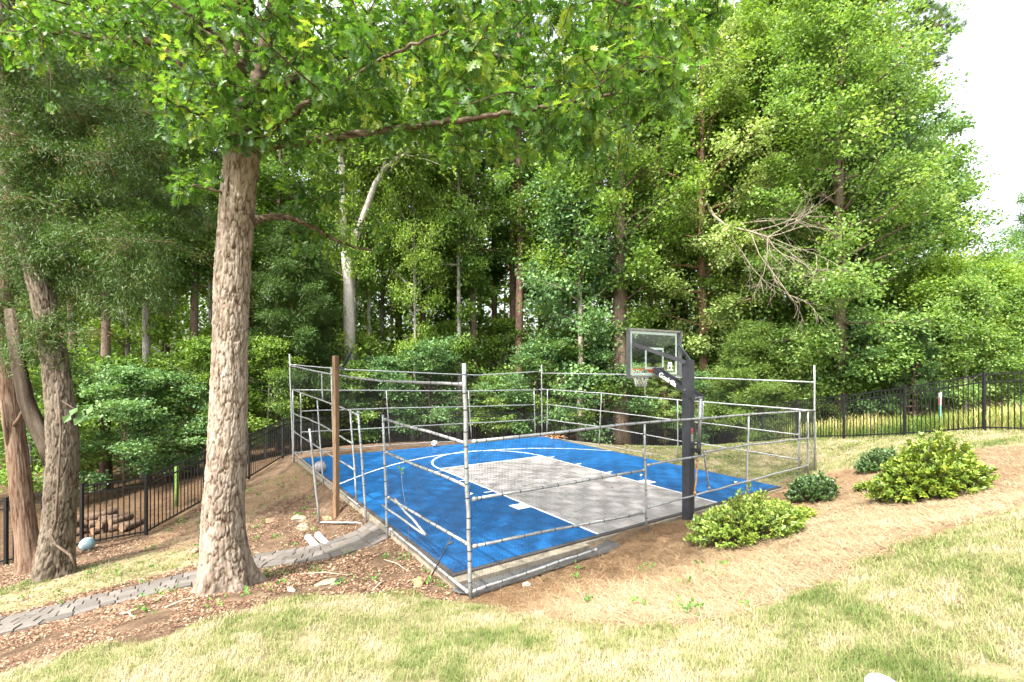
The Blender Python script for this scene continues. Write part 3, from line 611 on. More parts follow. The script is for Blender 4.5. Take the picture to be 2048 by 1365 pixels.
for s in (-1, 1):
    mb = MB(); mb.bar((s * .1, -.26, 2.27), (s * .1, .74, 2.80), .018, .11, up=(0, 0, 1)); ao = mb.build("lower_arm", pole_m, hoop)
    if s < 0:
        cu = bpy.data.curves.new("lettering", 'FONT'); cu.body = "Goalrilla"; cu.size = .135; cu.extrude = .001; cu.align_x = 'CENTER'; cu.align_y = 'CENTER'; cu.offset = .004
        tmp = bpy.data.objects.new("tmp", cu); COL.objects.link(tmp); dg = bpy.context.evaluated_depsgraph_get()
        me = bpy.data.meshes.new_from_object(tmp.evaluated_get(dg)); bpy.data.objects.remove(tmp); me.materials.clear(); me.materials.append(white_m); me.name = "lettering"
        lo = link("lettering", me, ao); dv = nrm(np.array([0, -1.0, -.53])); xx = dv; zz = np.array([-1.0, 0, 0]); yv = np.cross(zz, xx)
        M = Matrix(((*[xx[0], yv[0], zz[0]], -.1115), (*[xx[1], yv[1], zz[1]], .40), (*[xx[2], yv[2], zz[2]], 2.62), (0, 0, 0, 1))); lo.matrix_local = M
    mb = MB(); mb.bar((s * .09, .0, 2.97), (s * .76, by - .05, 3.34), .035, .075); mb.build("upper_arm", pole_m, hoop)
mb = MB(); mb.box((0, .70, 2.80), (.24, .08, .13)); mb.build("arm_bracket", pole_m, hoop)
grey_cyl = plain("grey_actuator", (.22, .23, .24), .45, .4)
mb = MB(); mb.tube([(0, -.27, 2.27), (.0, -.235, 1.40)], .035, 14); ac = mb.build("height_actuator", grey_cyl, hoop)
mb = MB(); mb.tube([(0, -.236, 1.42), (0, -.23, 1.26), (.0, -.25, 1.18)], [.04, .045, .02], 12); mb.bar((0, -.08, 1.27), (0, -.25, 1.24), .05, .07); mb.build("crank_handle", blackm, ac)
mb = MB(); mb.tube([(-.13, -.25, 2.29), (.13, -.25, 2.29)], .018, 10); mb.tube([(-.13, .0, 2.43), (.13, .0, 2.43)], .016, 10); mb.build("pivot_bolt", fr_m, hoop)
mb = MB(); mb.box((.0, -.0865, 1.545), (.085, .003, .29)); sk = mb.build("warning_sticker", plain("sticker_grey", (.10, .10, .105), .5), hoop)
mb = MB(); mb.box((0, -.0885, 1.65), (.075, .002, .06)); mb.box((0, -.0885, 1.585), (.075, .002, .022)); mb.build("sticker_band", plain("sticker_red", (.5, .06, .035), .5), sk)
mb = MB()
for i in range(7): mb.box((0, -.0885, 1.55 - i * .019), (.068 - .01 * (i % 3), .002, .006))
mb.build("sticker_text_line", white_m, sk)

# ------------------------------------------------------------------ black metal fences
fm_ = plain("black_fence_paint", (.012, .012, .013), .4, .2, .3, 20, .5)
def fence(name, label, pts, step=1.83, hgt=1.36):
    pts = np.array(pts, float); t = thing(name, label, "fence", (pts[0][0], pts[0][1], tz(*pts[0]))); L0 = np.array(t.location)
    posts = []
    for a, b in zip(pts[:-1], pts[1:]):
        k = max(1, round(np.hypot(*(b - a)) / step))
        for i in range(k): posts.append(a + (b - a) * i / k)
    posts.append(pts[-1]); posts = np.array(posts); zs = terrain(posts[:, 0], posts[:, 1])
    for (x, y), z in zip(posts, zs):
        mb = MB(); mb.box(np.array((x, y, z + hgt / 2 - .06)) - L0, (.055, .055, hgt + .16)); mb.box(np.array((x, y, z + hgt + .03)) - L0, (.068, .068, .02)); mb.build("fence_post", fm_, t)
    for i in range(len(posts) - 1):
        a, b = np.r_[posts[i], zs[i]], np.r_[posts[i + 1], zs[i + 1]]; mb = MB()
        for h in (hgt - .02, hgt - .20, .09): mb.bar(a + (0, 0, h) - L0, b + (0, 0, h) - L0, .03, .032)
        k = int(np.hypot(*(b - a)[:2]) / .112)
        for j in range(1, k + 1):
            c = a + (b - a) * j / (k + 1) - L0; mb.box(c + (0, 0, hgt / 2 + .02), (.017, .017, hgt - .06))
        mb.build("fence_panel", fm_, t)
    return t
fence("metal_fence", "black metal picket fence on the left, running downhill behind the furrowed trunk", fence_left)
fence("metal_fence", "black metal picket fence behind the far side of the court", fence_back)
fence("metal_fence", "black metal picket fence climbing the grass slope at the right edge", fence_right)

# ------------------------------------------------------------------ leaf materials
M_oak = leaf_mat("white_oak_leaf", [(0, (.035, .088, .017)), (.4, (.078, .17, .027)), (.75, (.145, .24, .034)), (1, (.27, .33, .058))], .52, .42, .4)
M_dark = leaf_mat("dark_leaf", [(0, (.05, .11, .025)), (.5, (.10, .185, .04)), (1, (.175, .27, .055))])
M_mid = leaf_mat("mid_leaf", [(0, (.06, .12, .02)), (.5, (.13, .215, .036)), (1, (.235, .33, .06))])
M_yel = leaf_mat("yellow_leaf", [(0, (.09, .17, .025)), (.5, (.175, .275, .042)), (1, (.30, .38, .07))])
M_blue = leaf_mat("bluegreen_leaf", [(0, (.05, .115, .042)), (.5, (.105, .20, .07)), (1, (.19, .30, .10))], .33)
M_pale = leaf_mat("pale_leaf", [(0, (.12, .185, .05)), (.5, (.25, .335, .095)), (1, (.42, .48, .19))], .38)
M_lite = leaf_mat("light_leaf", [(0, (.075, .15, .035)), (.5, (.165, .265, .06)), (1, (.31, .40, .12))])
M_cedar = leaf_mat("cedar_foliage", [(0, (.03, .07, .014)), (.5, (.058, .115, .02)), (.85, (.095, .145, .032)), (1, (.14, .09, .04))], .25)
M_cedar2 = leaf_mat("bright_cedar_foliage", [(0, (.05, .10, .02)), (.5, (.11, .18, .03)), (1, (.2, .26, .05))], .3)
M_pine = leaf_mat("pine_needles_green", [(0, (.03, .07, .02)), (.5, (.06, .12, .035)), (1, (.12, .18, .06))], .25)
M_azl = leaf_mat("azalea_leaf", [(0, (.085, .15, .022)), (.45, (.21, .30, .045)), (.8, (.34, .37, .065)), (1, (.46, .38, .08))], .3, .4, .5)
M_rho = leaf_mat("broad_shrub_leaf", [(0, (.06, .115, .016)), (.4, (.145, .215, .025)), (.8, (.27, .30, .032)), (1, (.40, .33, .045))], .3, .4, .5)
M_dkb = leaf_mat("dark_shrub_leaf", [(0, (.03, .075, .02)), (.5, (.075, .14, .038)), (1, (.15, .215, .065))], .25, .35, .5)
M_weed = leaf_mat("weed_blade", [(0, (0.08, 0.144, 0.024)), (.5, (0.224, 0.272, 0.056)), (.8, (0.368, 0.336, 0.128)), (1, (0.448, 0.352, 0.192))], .35)
B_brown = bark_mat("brown_bark", (0.04208, 0.02754, 0.01989), (0.153, 0.1109, 0.08032)); B_grey = bark_mat("grey_bark", (0.08415, 0.0765, 0.06502), (0.2525, 0.2372, 0.2066)); B_pale = bark_mat("pale_bark", (0.1989, 0.1836, 0.153), (0.3825, 0.3596, 0.3136), 1.2, .35)
B_red = bark_mat("red_bark", (.09, .045, .028), (.27, .16, .105)); B_mott = bark_mat("mottled_bark", (.07, .05, .035), (.42, .37, .29), .8, .5)

# ------------------------------------------------------------------ generic tree
def curve(a, d, L, n=6, up=.0, wob=.08):
    p = [np.array(a, float)]; d = nrm(np.array(d, float))
    for i in range(n):
        d = nrm(d + np.array([0, 0, up / n]) + rng.normal(0, wob, 3)); p.append(p[-1] + d * L / n)
    return np.array(p)
def spray(mb, C, O, per, sig, size, flat_=.6, droop=.25, T=LEAF4, TF=LF, tint=(.5, .2), upw=1.0):
    """leaves scattered round cluster centres C, pointing along O"""
    C = np.repeat(np.array(C), per, 0); O = np.repeat(np.array(O), per, 0); N = len(C)
    ct = np.repeat(rng.normal(tint[0], tint[1], N // per), per)
    g = np.clip(rng.normal(0, 1, (N, 3)), -1.7, 1.7) * np.array([sig, sig, sig * flat_]) * np.repeat(U(.55, 1.75, N // per), per)[:, None]
    d = O * .7 + rng.normal(0, .55, (N, 3)) + np.array([0, 0, -droop])
    nn = np.array([0, 0, upw]) + rng.normal(0, .5, (N, 3))
    leaves(mb, C + g, d, nn, size * U(.6, 1.25, N), np.clip(ct + rng.normal(0, .14, N), 0, 1), T, TF)
def tree_mesh(H, r0, cb, spread, limbs, leaf, per, bark, lmat, seed, subs=6, lean=.3, prof=None, droop=.25, sig=.32, trunk_path=None, low=0, mul=3, habit=20, flat_=.6):
    global rng
    keep = rng; rng = np.random.default_rng(seed)
    tk, cr = MB(), MB()
    if trunk_path is None:
        zz = np.linspace(0, H, 12); wx = np.cumsum(rng.normal(0, lean * .1, 12)); wy = np.cumsum(rng.normal(0, lean * .1, 12)); wx -= wx[0]; wy -= wy[0]
        tp = np.stack([wx, wy, zz - .25], -1)
    else: tp = np.array(trunk_path, float); H = tp[-1, 2]
    k = np.linspace(0, 1, len(tp)); rad = r0 * (1 - k * .93) ** .8 + .012; rad[0] *= 1.35
    tk.tube(tp, rad, 14, smooth=True)
    prof = prof or (lambda t: math.sin(math.pi * min(.97, .18 + .8 * t)) ** .8)
    C, O = [], []
    for i in range(limbs + low):
        h = cb + (1 - cb) * (i + U(0, 1)) / limbs if i < limbs else U(min(.1, cb), cb)
        h = min(h, .985); t = max(0, (h - cb) / (1 - cb)); az = i * 2.4 + U(-.4, .4)
        base = np.array([np.interp(h, k, tp[:, j]) for j in range(3)]); rr = np.interp(h, k, rad)
        L = spread * prof(t) * U(.75, 1.15) * (1 if i < limbs else .45)
        e = math.radians(habit + 46 * t ** 1.2 + U(-16, 16)); d = np.array([math.cos(az) * math.cos(e), math.sin(az) * math.cos(e), math.sin(e)])
        lp = curve(base, d, L, 6, .25 - .35 * (1 - t)); tk.tube(lp, np.linspace(min(rr * .5, .02 + L * .014), .006, 7), 6)
        for j in range(subs):
            q = .25 + .75 * (j + U(0, 1)) / subs; b = np.array([np.interp(q * 6, range(7), lp[:, m]) for m in range(3)]); td = nrm(lp[min(6, int(q * 6) + 1)] - lp[max(0, int(q * 6) - 1)])
            sd_ = nrm(td * .7 + rng.normal(0, .65, 3) * np.array([1, 1, .75])); sl = L * .32 * U(.5, 1.2) * (1.2 - .6 * q); sp = curve(b, sd_, sl, 3, .05)
            tk.tube(sp, np.linspace(.013, .004, 4), 4, cap=False)
            for w in range(mul): f = (w + 1) / mul; C.append(sp[0] + (sp[-1] - sp[0]) * f + rng.normal(0, .12, 3)); O.append(sd_)
        C.append(lp[-1]); O.append(nrm(lp[-1] - lp[-2]))
    spray(cr, C, O, per, sig, leaf, flat_, droop=droop)
    a = tk.mesh("trunk", bark), cr.mesh("crown", lmat); rng = keep; return a
def put_tree(name, label, cat, meshes, loc, rz=0.0, sc=1.0, group=None):
    t = thing(name, label, cat, loc, rz, group); t.scale = (sc, sc, sc) if not isinstance(sc, tuple) else sc
    link("trunk", meshes[0], t); link("crown", meshes[1], t); return t
def at(u, d): x = (u - CX) / F * d; return (x, d, tz(x, d))

PA = tree_mesh(21, .17, .40, 4.0, 44, .165, 38, B_grey, M_mid, 11, low=5, sig=.27)
PB = tree_mesh(24, .20, .42, 3.6, 44, .165, 38, B_brown, M_dark, 12, low=5, sig=.26, habit=6)
PC = tree_mesh(20, .30, .10, 5.2, 60, .165, 46, B_brown, M_blue, 13, low=4, subs=7)
PY = tree_mesh(17, .16, .40, 3.9, 42, .16, 34, B_grey, M_yel, 14, low=4)
PP = tree_mesh(21, .22, .24, 4.4, 50, .14, 52, B_red, M_pale, 15, low=4, subs=6, sig=.25, habit=10)
PU1 = tree_mesh(5.4, .05, .16, 2.6, 19, .13, 34, B_brown, M_blue, 16, subs=6, sig=.24, droop=.1, habit=2, flat_=.28)
PU2 = tree_mesh(6.8, .06, .22, 2.2, 22, .13, 32, B_grey, M_mid, 17, subs=5, sig=.25, droop=.15, habit=8, flat_=.35)
PU3 = tree_mesh(4.4, .045, .14, 2.0, 18, .12, 30, B_brown, M_lite, 18, subs=5, sig=.22, droop=.1, habit=4, flat_=.3)
PS2 = tree_mesh(6.6, .06, .12, 1.9, 34, .12, 34, B_grey, M_lite, 20, subs=5, sig=.22, habit=28)
PS = tree_mesh(7.0, .07, .08, 2.5, 40, .13, 34, B_grey, M_yel, 19, subs=6, sig=.26)
SL = np.array([[0, 0, 0], [.05, .3, .02], [0, 1, 0], [-.05, .3, .02]])
def cedar_mesh(H, r0, spread, limbs, lmat, bark, seed, cb=.06, per=60, size=.16, subs=8, prof=None, sig=.17):
    global rng
    keep = rng; rng = np.random.default_rng(seed); tk, cr = MB(), MB(); C, O = [], []
    zz = np.linspace(0, H, 9); tp = np.stack([np.cumsum(rng.normal(0, .03, 9)), np.cumsum(rng.normal(0, .03, 9)), zz - .2], -1); tk.tube(tp, np.linspace(r0, .01, 9), 10)
    for i in range(limbs):
        t = (i + U(0, 1)) / limbs; h = cb + (1 - cb) * t; az = i * 2.4 + U(-.5, .5); base = np.array([np.interp(h, np.linspace(0, 1, 9), tp[:, j]) for j in range(3)])
        L = spread * (prof(t) if prof else (1 - t) ** .7 + .08) * U(.7, 1.2); e = math.radians(U(-5, 30)); d = np.array([math.cos(az) * math.cos(e), math.sin(az) * math.cos(e), math.sin(e)])
        lp = curve(base, d, L, 5, .2, .1); tk.tube(lp, np.linspace(.012 + L * .008, .004, 6), 5, cap=False)
        for j in range(subs):
            q = .2 + .8 * (j + U(0, 1)) / subs; b = np.array([np.interp(q * 5, range(6), lp[:, m]) for m in range(3)]); sd_ = nrm(d * .8 + rng.normal(0, .55, 3)); sp = b + sd_ * L * .2
            C += [b, (b + sp) / 2, sp]; O += [sd_] * 3
    spray(cr, C, O, per, sig, size, .6, .1, SL * np.array([1.5, 1, 1]), LF, (.5, .16), .6)
    r = tk.mesh("trunk", bark), cr.mesh("crown", lmat); rng = keep; return r
PCE = cedar_mesh(5.6, .07, 1.9, 60, M_cedar2, B_red, 31)
PCD = cedar_mesh(9.5, .10, 2.0, 70, M_cedar, B_red, 32, cb=.18)
def pine_mesh(H, r0, seed, cb=.62, spread=3.2, limbs=26, per=90):
    global rng
    keep = rng; rng = np.random.default_rng(seed); tk, cr = MB(), MB(); C, O = [], []
    zz = np.linspace(0, H, 10); tp = np.stack([np.cumsum(rng.normal(0, .05, 10)), np.cumsum(rng.normal(0, .05, 10)), zz - .2], -1); tk.tube(tp, np.linspace(r0, .04, 10), 12)
    for i in range(limbs):
        t = (i + U(0, 1)) / limbs; h = cb + (1 - cb) * t; az = i * 2.4; base = np.array([np.interp(h, np.linspace(0, 1, 10), tp[:, j]) for j in range(3)]); e = math.radians(U(0, 35))
        d = np.array([math.cos(az) * math.cos(e), math.sin(az) * math.cos(e), math.sin(e)]); L = spread * (1 - t * .7) * U(.6, 1.1); lp = curve(base, d, L, 5, .3, .1); tk.tube(lp, np.linspace(.05, .012, 6), 6)
        for j in range(7):
            q = .35 + .65 * (j + U(0, 1)) / 7; b = np.array([np.interp(q * 5, range(6), lp[:, m]) for m in range(3)]); sd_ = nrm(d + rng.normal(0, .5, 3) + (0, 0, .2)); C += [b + sd_ * .3 * U(.4, 1.4)]; O += [sd_]
    spray(cr, C, O, per, .06, .24, .8, -.1, SL * np.array([.9, 1, 1]), LF, (.5, .15), .2)
    r = tk.mesh("trunk", bark_p), cr.mesh("crown", M_pine); rng = keep; return r
bark_p = bark_mat("pine_bark", (.055, .033, .024), (.20, .125, .09), .8, .3)
PPI = pine_mesh(25, .26, 41)

# ------------------------------------------------------------------ forest: identified front trees
G1 = "trees at the edge of the woods"
def vary(m, s): return m
put_tree("pine_tree", "tall brown pine trunk just right of the court's far corner post, left of its twin", "tree", PPI, at(1027, 27), 0, 1, G1)
put_tree("pine_tree", "tall brown pine trunk behind the far corner post, right and thicker of the two", "tree", PPI, at(1040, 25.5), 2, 1.02, G1)
put_tree("slender_tree", "left of two thin straight trunks standing right of the grey forked tree", "tree", PY, at(714, 23.2), .5, (.62, .62, 1.0), G1)
put_tree("slender_tree", "right of two thin straight trunks standing right of the grey forked tree", "tree", PA, at(739, 23.4), 2.5, (.6, .6, .95), G1)
put_tree("slender_tree", "thin slightly leaning trunk midway between wooden post and front corner post", "tree", PY, at(826, 22.9), 4, (.55, .55, .9), G1)
put_tree("slender_tree", "slim reddish trunk just left of the tall front corner post of the cage", "tree", PA, at(917, 23.6), 1, (.7, .7, 1), G1)
put_tree("forest_tree", "dark upright trunk just right of the tall front corner post, deeper in shade", "tree", PB, at(950, 25), 3, .9, G1)
put_tree("slender_tree", "slim mottled pale trunk between far corner post and backboard", "tree", tree_mesh(15, .15, .32, 2.6, 34, .18, 30, B_mott, M_blue, 21, low=3), at(1160, 22.8), 0, 1, G1)
put_tree("forest_tree", "thick brown trunk directly behind the backboard and hoop net", "tree", tree_mesh(23, .40, .30, 4.4, 54, .165, 42, B_brown, M_mid, 22, low=3), at(1243, 22.9), 0, 1, G1)
t_dead = put_tree("forest_tree", "reddish trunk with bare dead limb, right of the hoop pole", "tree", PP, at(1407, 23.5), 2, 1.0, G1)
put_tree("forest_tree", "brown trunk rising behind the right fence next to the fence post", "tree", tree_mesh(20, .22, .10, 3.7, 76, .13, 52, B_brown, M_lite, 23, low=6, subs=6, sig=.26, habit=8), at(1683, 19.2), 0, 1, G1)
put_tree("forest_tree", "broad dark leafy tree forming the right end of the woods against the sky", "tree", PC, at(1755, 21.5), 0, (.74, .74, .80), G1)
put_tree("forest_tree", "bushy tree with loose sprays reaching right into the white sky", "tree", tree_mesh(12.5, .2, .16, 3.9, 62, .15, 46, B_brown, M_dark, 24, low=4, subs=7), at(1822, 23.5), 1, 1, G1)
put_tree("forest_tree", "pale leafy tree rising above the dead limb, upper right of the hoop", "tree", tree_mesh(21, .2, .26, 4.2, 56, .14, 48, B_brown, M_mid, 27, low=3, subs=6, sig=.26, habit=12), at(1545, 22.5), 4, (.95, .95, 1.0), G1)
put_tree("forest_tree", "tall green tree with its trunk hidden behind the bright cedar", "tree", PA, at(1500, 26), 3, 1.05, G1)
put_tree("forest_tree", "grey straight trunk in the woods between furrowed trunk and big oak", "tree", PA, at(292, 19), 2, (.9, .9, .95), G1)
put_tree("forest_tree", "shaded trunk low behind the woodpile left of the big oak", "tree", PB, at(212, 17.5), 5, (.8, .8, .85), G1)
put_tree("forest_tree", "dark trunk behind the fence hidden partly by the big oak's trunk", "tree", PB, at(385, 20), 1, .9, G1)
put_tree("cedar_tree", "brown feathery cedar with bare lower twigs behind the left rear cage post", "tree", PCD, at(585, 20.5), 0, 1.1, G1)
put_tree("cedar_tree", "thin dark cedar between left rear cage post and wooden post, further back", "tree", PCD, at(640, 23.5), 2, .95, G1)
put_tree("cedar_tree", "bright yellow green cedar bush behind the right side of the cage", "tree", PCE, at(1500, 20.6), 0, (1.05, 1.05, .92), G1)
put_tree("cedar_tree", "smaller bright feathery cedar by the corner of the right fence", "tree", PCE, at(1610, 20.4), 2, (.9, .9, .78), G1)
# grey forked tree
fk = at(697, 22.2); ft = thing("forked_tree", "pale grey tree forking into two smooth limbs behind the wooden post", "tree", fk, 0, G1)
L0 = np.array(fk); tk, cr = MB(), MB(); rg0 = rng; rng = np.random.default_rng(51)
def pl(uvd): return [P(u, v, d) - L0 for u, v, d in uvd]
tk.tube(np.vstack([[0, 0, -.2]] + [pl([(698, 640, 22.2), (697, 560, 22.2), (692, 505, 22.2)])]), [.36, .25, .235, .23], 14)
l1 = pl([(692, 505, 22.2), (686, 430, 22.2), (684, 370, 22.1), (683, 315, 22.0)]); tk.tube(l1, [.18, .15, .14, .13], 12)
l2 = pl([(694, 508, 22.2), (712, 475, 22.1), (730, 425, 21.9), (750, 370, 21.7), (765, 345, 21.7)]); tk.tube(l2, [.18, .16, .15, .13, .11], 12)
ends = []
for st, nx in ((l1[-1], [(675, 285, 22.0), (662, 200, 22.1), (650, 60, 22.2)]), (l1[-1], [(695, 270, 21.9), (710, 180, 21.7), (720, 20, 21.7)]), (l1[-1], [(702, 285, 22.5), (730, 240, 23.2)]), (l2[-1], [(790, 320, 21.5), (815, 305, 21.2), (880, 230, 20.7)]), (l2[-1], [(775, 310, 21.9), (795, 290, 22.1), (820, 160, 22.3)])):
    q = np.vstack([[st], pl(nx)]); tk.tube(q, np.linspace(.11, .04, len(q)), 8); ends.append(q)
C, O = [], []
for q in ends:
    for _ in range(26):
        t = U(.35, 1) * (len(q) - 1); i = min(int(t), len(q) - 2); b = q[i] + (q[i + 1] - q[i]) * (t - i); d = nrm(rng.normal(0, 1, 3) * (1, 1, .5) + (0, 0, .15)); sp = curve(b, d, U(.8, 2.6), 4, .0)
        tk.tube(sp, np.linspace(.03, .006, 5), 5, cap=False); C += [sp[2], sp[3], sp[4]]; O += [d] * 3
spray(cr, C, O, 38, .36, .15, tint=(.6, .2))
tk.build("trunk", B_pale, ft); cr.build("crown", M_mid, ft); rng = rg0
vn = thing("climbing_vine", "bright green leafy vine climbing the foot of the grey forked trunk", "vine", fk); mb = MB(); C = np.stack([rng.normal(0, .35, 130), -.42 + rng.normal(0, .12, 130), U(.2, 5.2, 130) ** 1.0], -1); C[:, 0] += -.25 * C[:, 2] / 5
spray(mb, C, np.tile([0, -.7, .1], (130, 1)), 14, .15, .15, tint=(.75, .15), upw=.5); mb.build("leaves", M_yel, vn)
mb = MB(); mb.tube(curve((0, -.36, 0), (0, 0, 1), 5, 8, .3, .05), .02, 6); mb.build("stem", B_brown, vn)
# dead limb on the reddish tree: a part of it
dl = MB(); L0 = np.array(at(1407, 23.5)); rng = np.random.default_rng(77)
def twig(a, d, L, r, lev):
    p = curve(a, d, L, 6, -.15 if lev == 0 else 0, .13); dl.tube(p, np.linspace(r, r * .45, 7), 6, cap=False)
    if lev >= 3: return
    for j in range((5, 5, 4)[lev]):
        i = rng.integers(2, 7); td = nrm(p[i] - p[i - 1]); twig(p[i], nrm(td + rng.normal(0, .55, 3)), L * U(.35, .65), max(.006, r * .5), lev + 1)
q = np.array(pl([(1412, 405, 23.2), (1428, 432, 21.2), (1452, 452, 19.8), (1500, 463, 18.8), (1535, 475, 18.3)])); dl.tube(q, [.075, .062, .05, .038, .03], 8)
for tgt, L in (((1560, 540, 17.8), 2.2), ((1600, 615, 17.8), 3.2), ((1540, 570, 18.0), 2.4), ((1660, 385, 17.8), 3.2), ((1710, 450, 17.8), 3.6), ((1610, 430, 17.8), 2.5), ((1570, 615, 17.7), 3.0), ((1640, 510, 17.7), 2.4), ((1690, 500, 17.6), 2.4), ((1620, 470, 17.4), 2.2)):
    st = q[rng.integers(2, 5)]; e = P(*tgt) - L0; twig(st, e - st, np.linalg.norm(e - st) * .9, .024, 1)
rng = rg0
rt = Matrix.Rotation(-2.0, 4, 'Z'); dlo = dl.build("dead_limb", plain("bare_dead_wood", (0.1728, 0.144, 0.1066), .9, 0, .25, 8, .2), t_dead); dlo.rotation_euler = (0, 0, -2.0); dlo["label"] = "bare tangled dead limb hanging to the right"
# pine branch with cones, top right
pbp = np.array(at(1700, 27)); pt_ = thing("pine_tree", "old pine reaching needle tufts and cones into the white sky at top right", "tree", pbp, 0, G1); L0 = pbp
tk, cr, cn = MB(), MB(), MB(); rng = np.random.default_rng(91); tk.tube([[0, 0, -.2], [.2, 0, 9], [.3, 0, 18], [.2, 0, 26]], [.3, .25, .19, .1], 12); C, O = [], []
for nodes in ([(1715, 60, 27), (1770, 85, 26), (1810, 100, 25.4), (1845, 95, 25), (1900, 70, 24.6)], [(1715, 20, 27), (1770, 30, 26.5), (1815, 25, 26), (1850, 10, 25.7)], [(1712, 130, 27), (1770, 135, 26.3), (1830, 130, 25.7), (1880, 125, 25.3)], [(1710, -40, 27), (1780, -30, 26), (1830, -25, 25.5)], [(1715, 80, 27), (1780, 60, 26), (1830, 65, 25.4), (1880, 50, 25)]):
    q = np.array(pl(nodes)); tk.tube(q, np.linspace(.09, .025, len(q)), 8)
    for _ in range(20):
        t = U(.5, 1) * (len(q) - 1); i = min(int(t), len(q) - 2); b = q[i] + (q[i + 1] - q[i]) * (t - i); d = nrm(q[i + 1] - q[i] + rng.normal(0, .7, 3) + (0, 0, .25)); sp = curve(b, d, U(.3, .9), 3, .2); tk.tube(sp, [.018, .014, .012, .008], 5, cap=False); C.append(sp[-1]); O.append(d)
        if U(0, 1) < .45: cn.lathe([(.0, -.05), (.035, -.02), (.03, .03), (0, .06)], 8, sp[1] + (0, 0, -.05))
spray(cr, C, O, 130, .07, .24, .9, -.1, SL * np.array([.7, 1, 1]), LF, (.6, .15), .2); rng = rg0
tk.build("trunk", bark_p, pt_); cr.build("crown", M_pine, pt_); cn.build("pine_cones", plain("pine_cone", (.12, .07, .045), .9), pt_)

# ------------------------------------------------------------------ second rows, each its own tree
G2 = "taller trees deeper in the woods"
R2 = [(-60, 24, PB, "tall dark tree deep in the woods at the far left edge"), (70, 28, PA, "green crown deep in the woods above the leaning cedar limbs"), (150, 22, PB, "dark tree deep behind the furrowed trunk"), (250, 27, PY, "sunny yellow green crown glimpsed behind the cedar sprays"),
      (420, 26, PA, "mid green tree hidden behind the oak's trunk"), (500, 29, PY, "bright crown right of the oak's trunk, deep in the woods"), (560, 26, PB, "dark tree deep behind the left rear cage post"), (640, 30, PA, "green crown just left of the grey forked limbs"),
      (770, 28, PY, "bright crown between the forked limb and the thin leaning trunk"), (850, 27, PB, "dark crown above the thin leaning trunk"), (900, 31, PA, "mid green crown under the sky gap in the middle"), (985, 29, PB, "dark tree deep behind the pine pair, on their left"),
      (1090, 29, PA, "mid green tree deep behind the pine pair, on their right"), (1130, 26, PY, "yellow green crown above the mottled slim trunk"), (1200, 30, PB, "dark tall tree deep behind the thick brown trunk, left side"), (1300, 27, PA, "green tree deep behind the backboard, right of the thick trunk"),
      (1350, 31, PB, "dark crown high above the hoop pole"), (1450, 30, PY, "yellow green crown high above the dead limb"), (1600, 28, PC, "dense blue green tree deep behind the dead limb's tips"), (1720, 28, PB, "dark tall tree deep behind the right fence trunk"), (1660, 24, PY, "bright crown between the right fence trunk and the dead limb")]
for i, (u, d, pm, lab) in enumerate(R2): put_tree("forest_tree", lab, "tree", pm, at(u, d), i * 1.7, .9 + .2 * ((i * 37) % 10) / 10 + (.2 if u > 1400 else 0), G2)
# ------------------------------------------------------------------ understorey
G3 = "young trees and shrubs under the woods"
R3 = [(330, 17.6, PU1, .8, "layered blue green shrub over the fence between woodpile and oak"), (250, 16.2, PU1, .85, "low layered shrub behind the woodpile"), (395, 18.5, PU2, .85, "bushy sapling just left of the oak's trunk"), (60, 15, PU2, .9, "leafy sapling beyond the fence behind the twin left trunks"), (140, 19, PU3, 1.2, "light green shrub beyond the fence, left of woodpile"),
      (530, 19.5, PU2, .8, "dim green sapling between oak trunk and left rear cage post"), (690, 21.6, PU3, .95, "bright shrub behind the wooden post"), (770, 22.3, PU1, .8, "blue green shrub behind the open gate"), (860, 22.6, PU1, .95, "spreading blue green shrub left of the tall front corner post"), (900, 24.5, PU2, 1.0, "taller sapling deep behind the tall front corner post"),
      (985, 23.4, PU3, .8, "light shrub left of the far corner post"), (1075, 23.8, PU1, 1.0, "wide layered shrub behind the far corner post"), (1130, 23.6, PU2, .95, "sapling left of the mottled slim trunk"), (1195, 23.4, PU1, 1.05, "blue green shrub beside the thick trunk, left of backboard"), (1290, 24.2, PU2, .9, "sapling seen through the glass backboard"),
      (1330, 22.9, PP, .22, "pale leafed shrub under the lower hoop arm"), (1395, 22.4, PU1, .7, "rounded shrub right of the hoop pole"), (1450, 24.5, PU2, 1.05, "sapling behind the bright cedar, left side"), (1560, 24, PU1, 1.2, "shrub between the two bright cedars"), (1655, 21, PU1, .85, "dark layered shrub left of the right fence trunk"), (1725, 19.5, PU1, .9, "dark blue green shrub right of the right fence trunk"),
      (1790, 20.5, PU2, 1.0, "dark sapling beyond the right fence's middle post"), (470, 22, PU2, 1.0, "sapling deep in shade right of the oak trunk"), (600, 24, PU1, 1.0, "dim shrub deep between the two dark cedars"), (-30, 17, PU2, 1.1, "leafy sapling beyond the fence at the left edge"), (1010, 26.5, PU2, 1.1, "tall sapling deep between the pines and corner post")]
for i, (u, d, pm, s, lab) in enumerate(R3): put_tree("understory_tree", lab, "shrub", pm, at(u, d), i * 2.1, (s, s, s * .88), G3)
G4 = "sunlit saplings beyond the right fence"
R4 = [(1870, 18.5, .85, "bright sapling beyond the fence left of its right hand post"), (1930, 17, .74, "bright yellow green sapling behind the right hand fence post"), (1990, 18.5, .78, "tall bright sapling at the right behind the fence"), (2060, 16.5, .66, "bright sapling cut by the right edge of the view"), (2030, 23, .9, "pale sapling further back at the right edge"), (1900, 23.5, 1.0, "sapling standing where the dark woods end at right"), (1965, 26, 1.1, "distant sapling against the white sky at right")]
for i, (u, d, s, lab) in enumerate(R4): put_tree("sapling", lab, "sapling", PS if i % 2 == 0 else PS2, at(u, d), i * 1.3, s, G4)
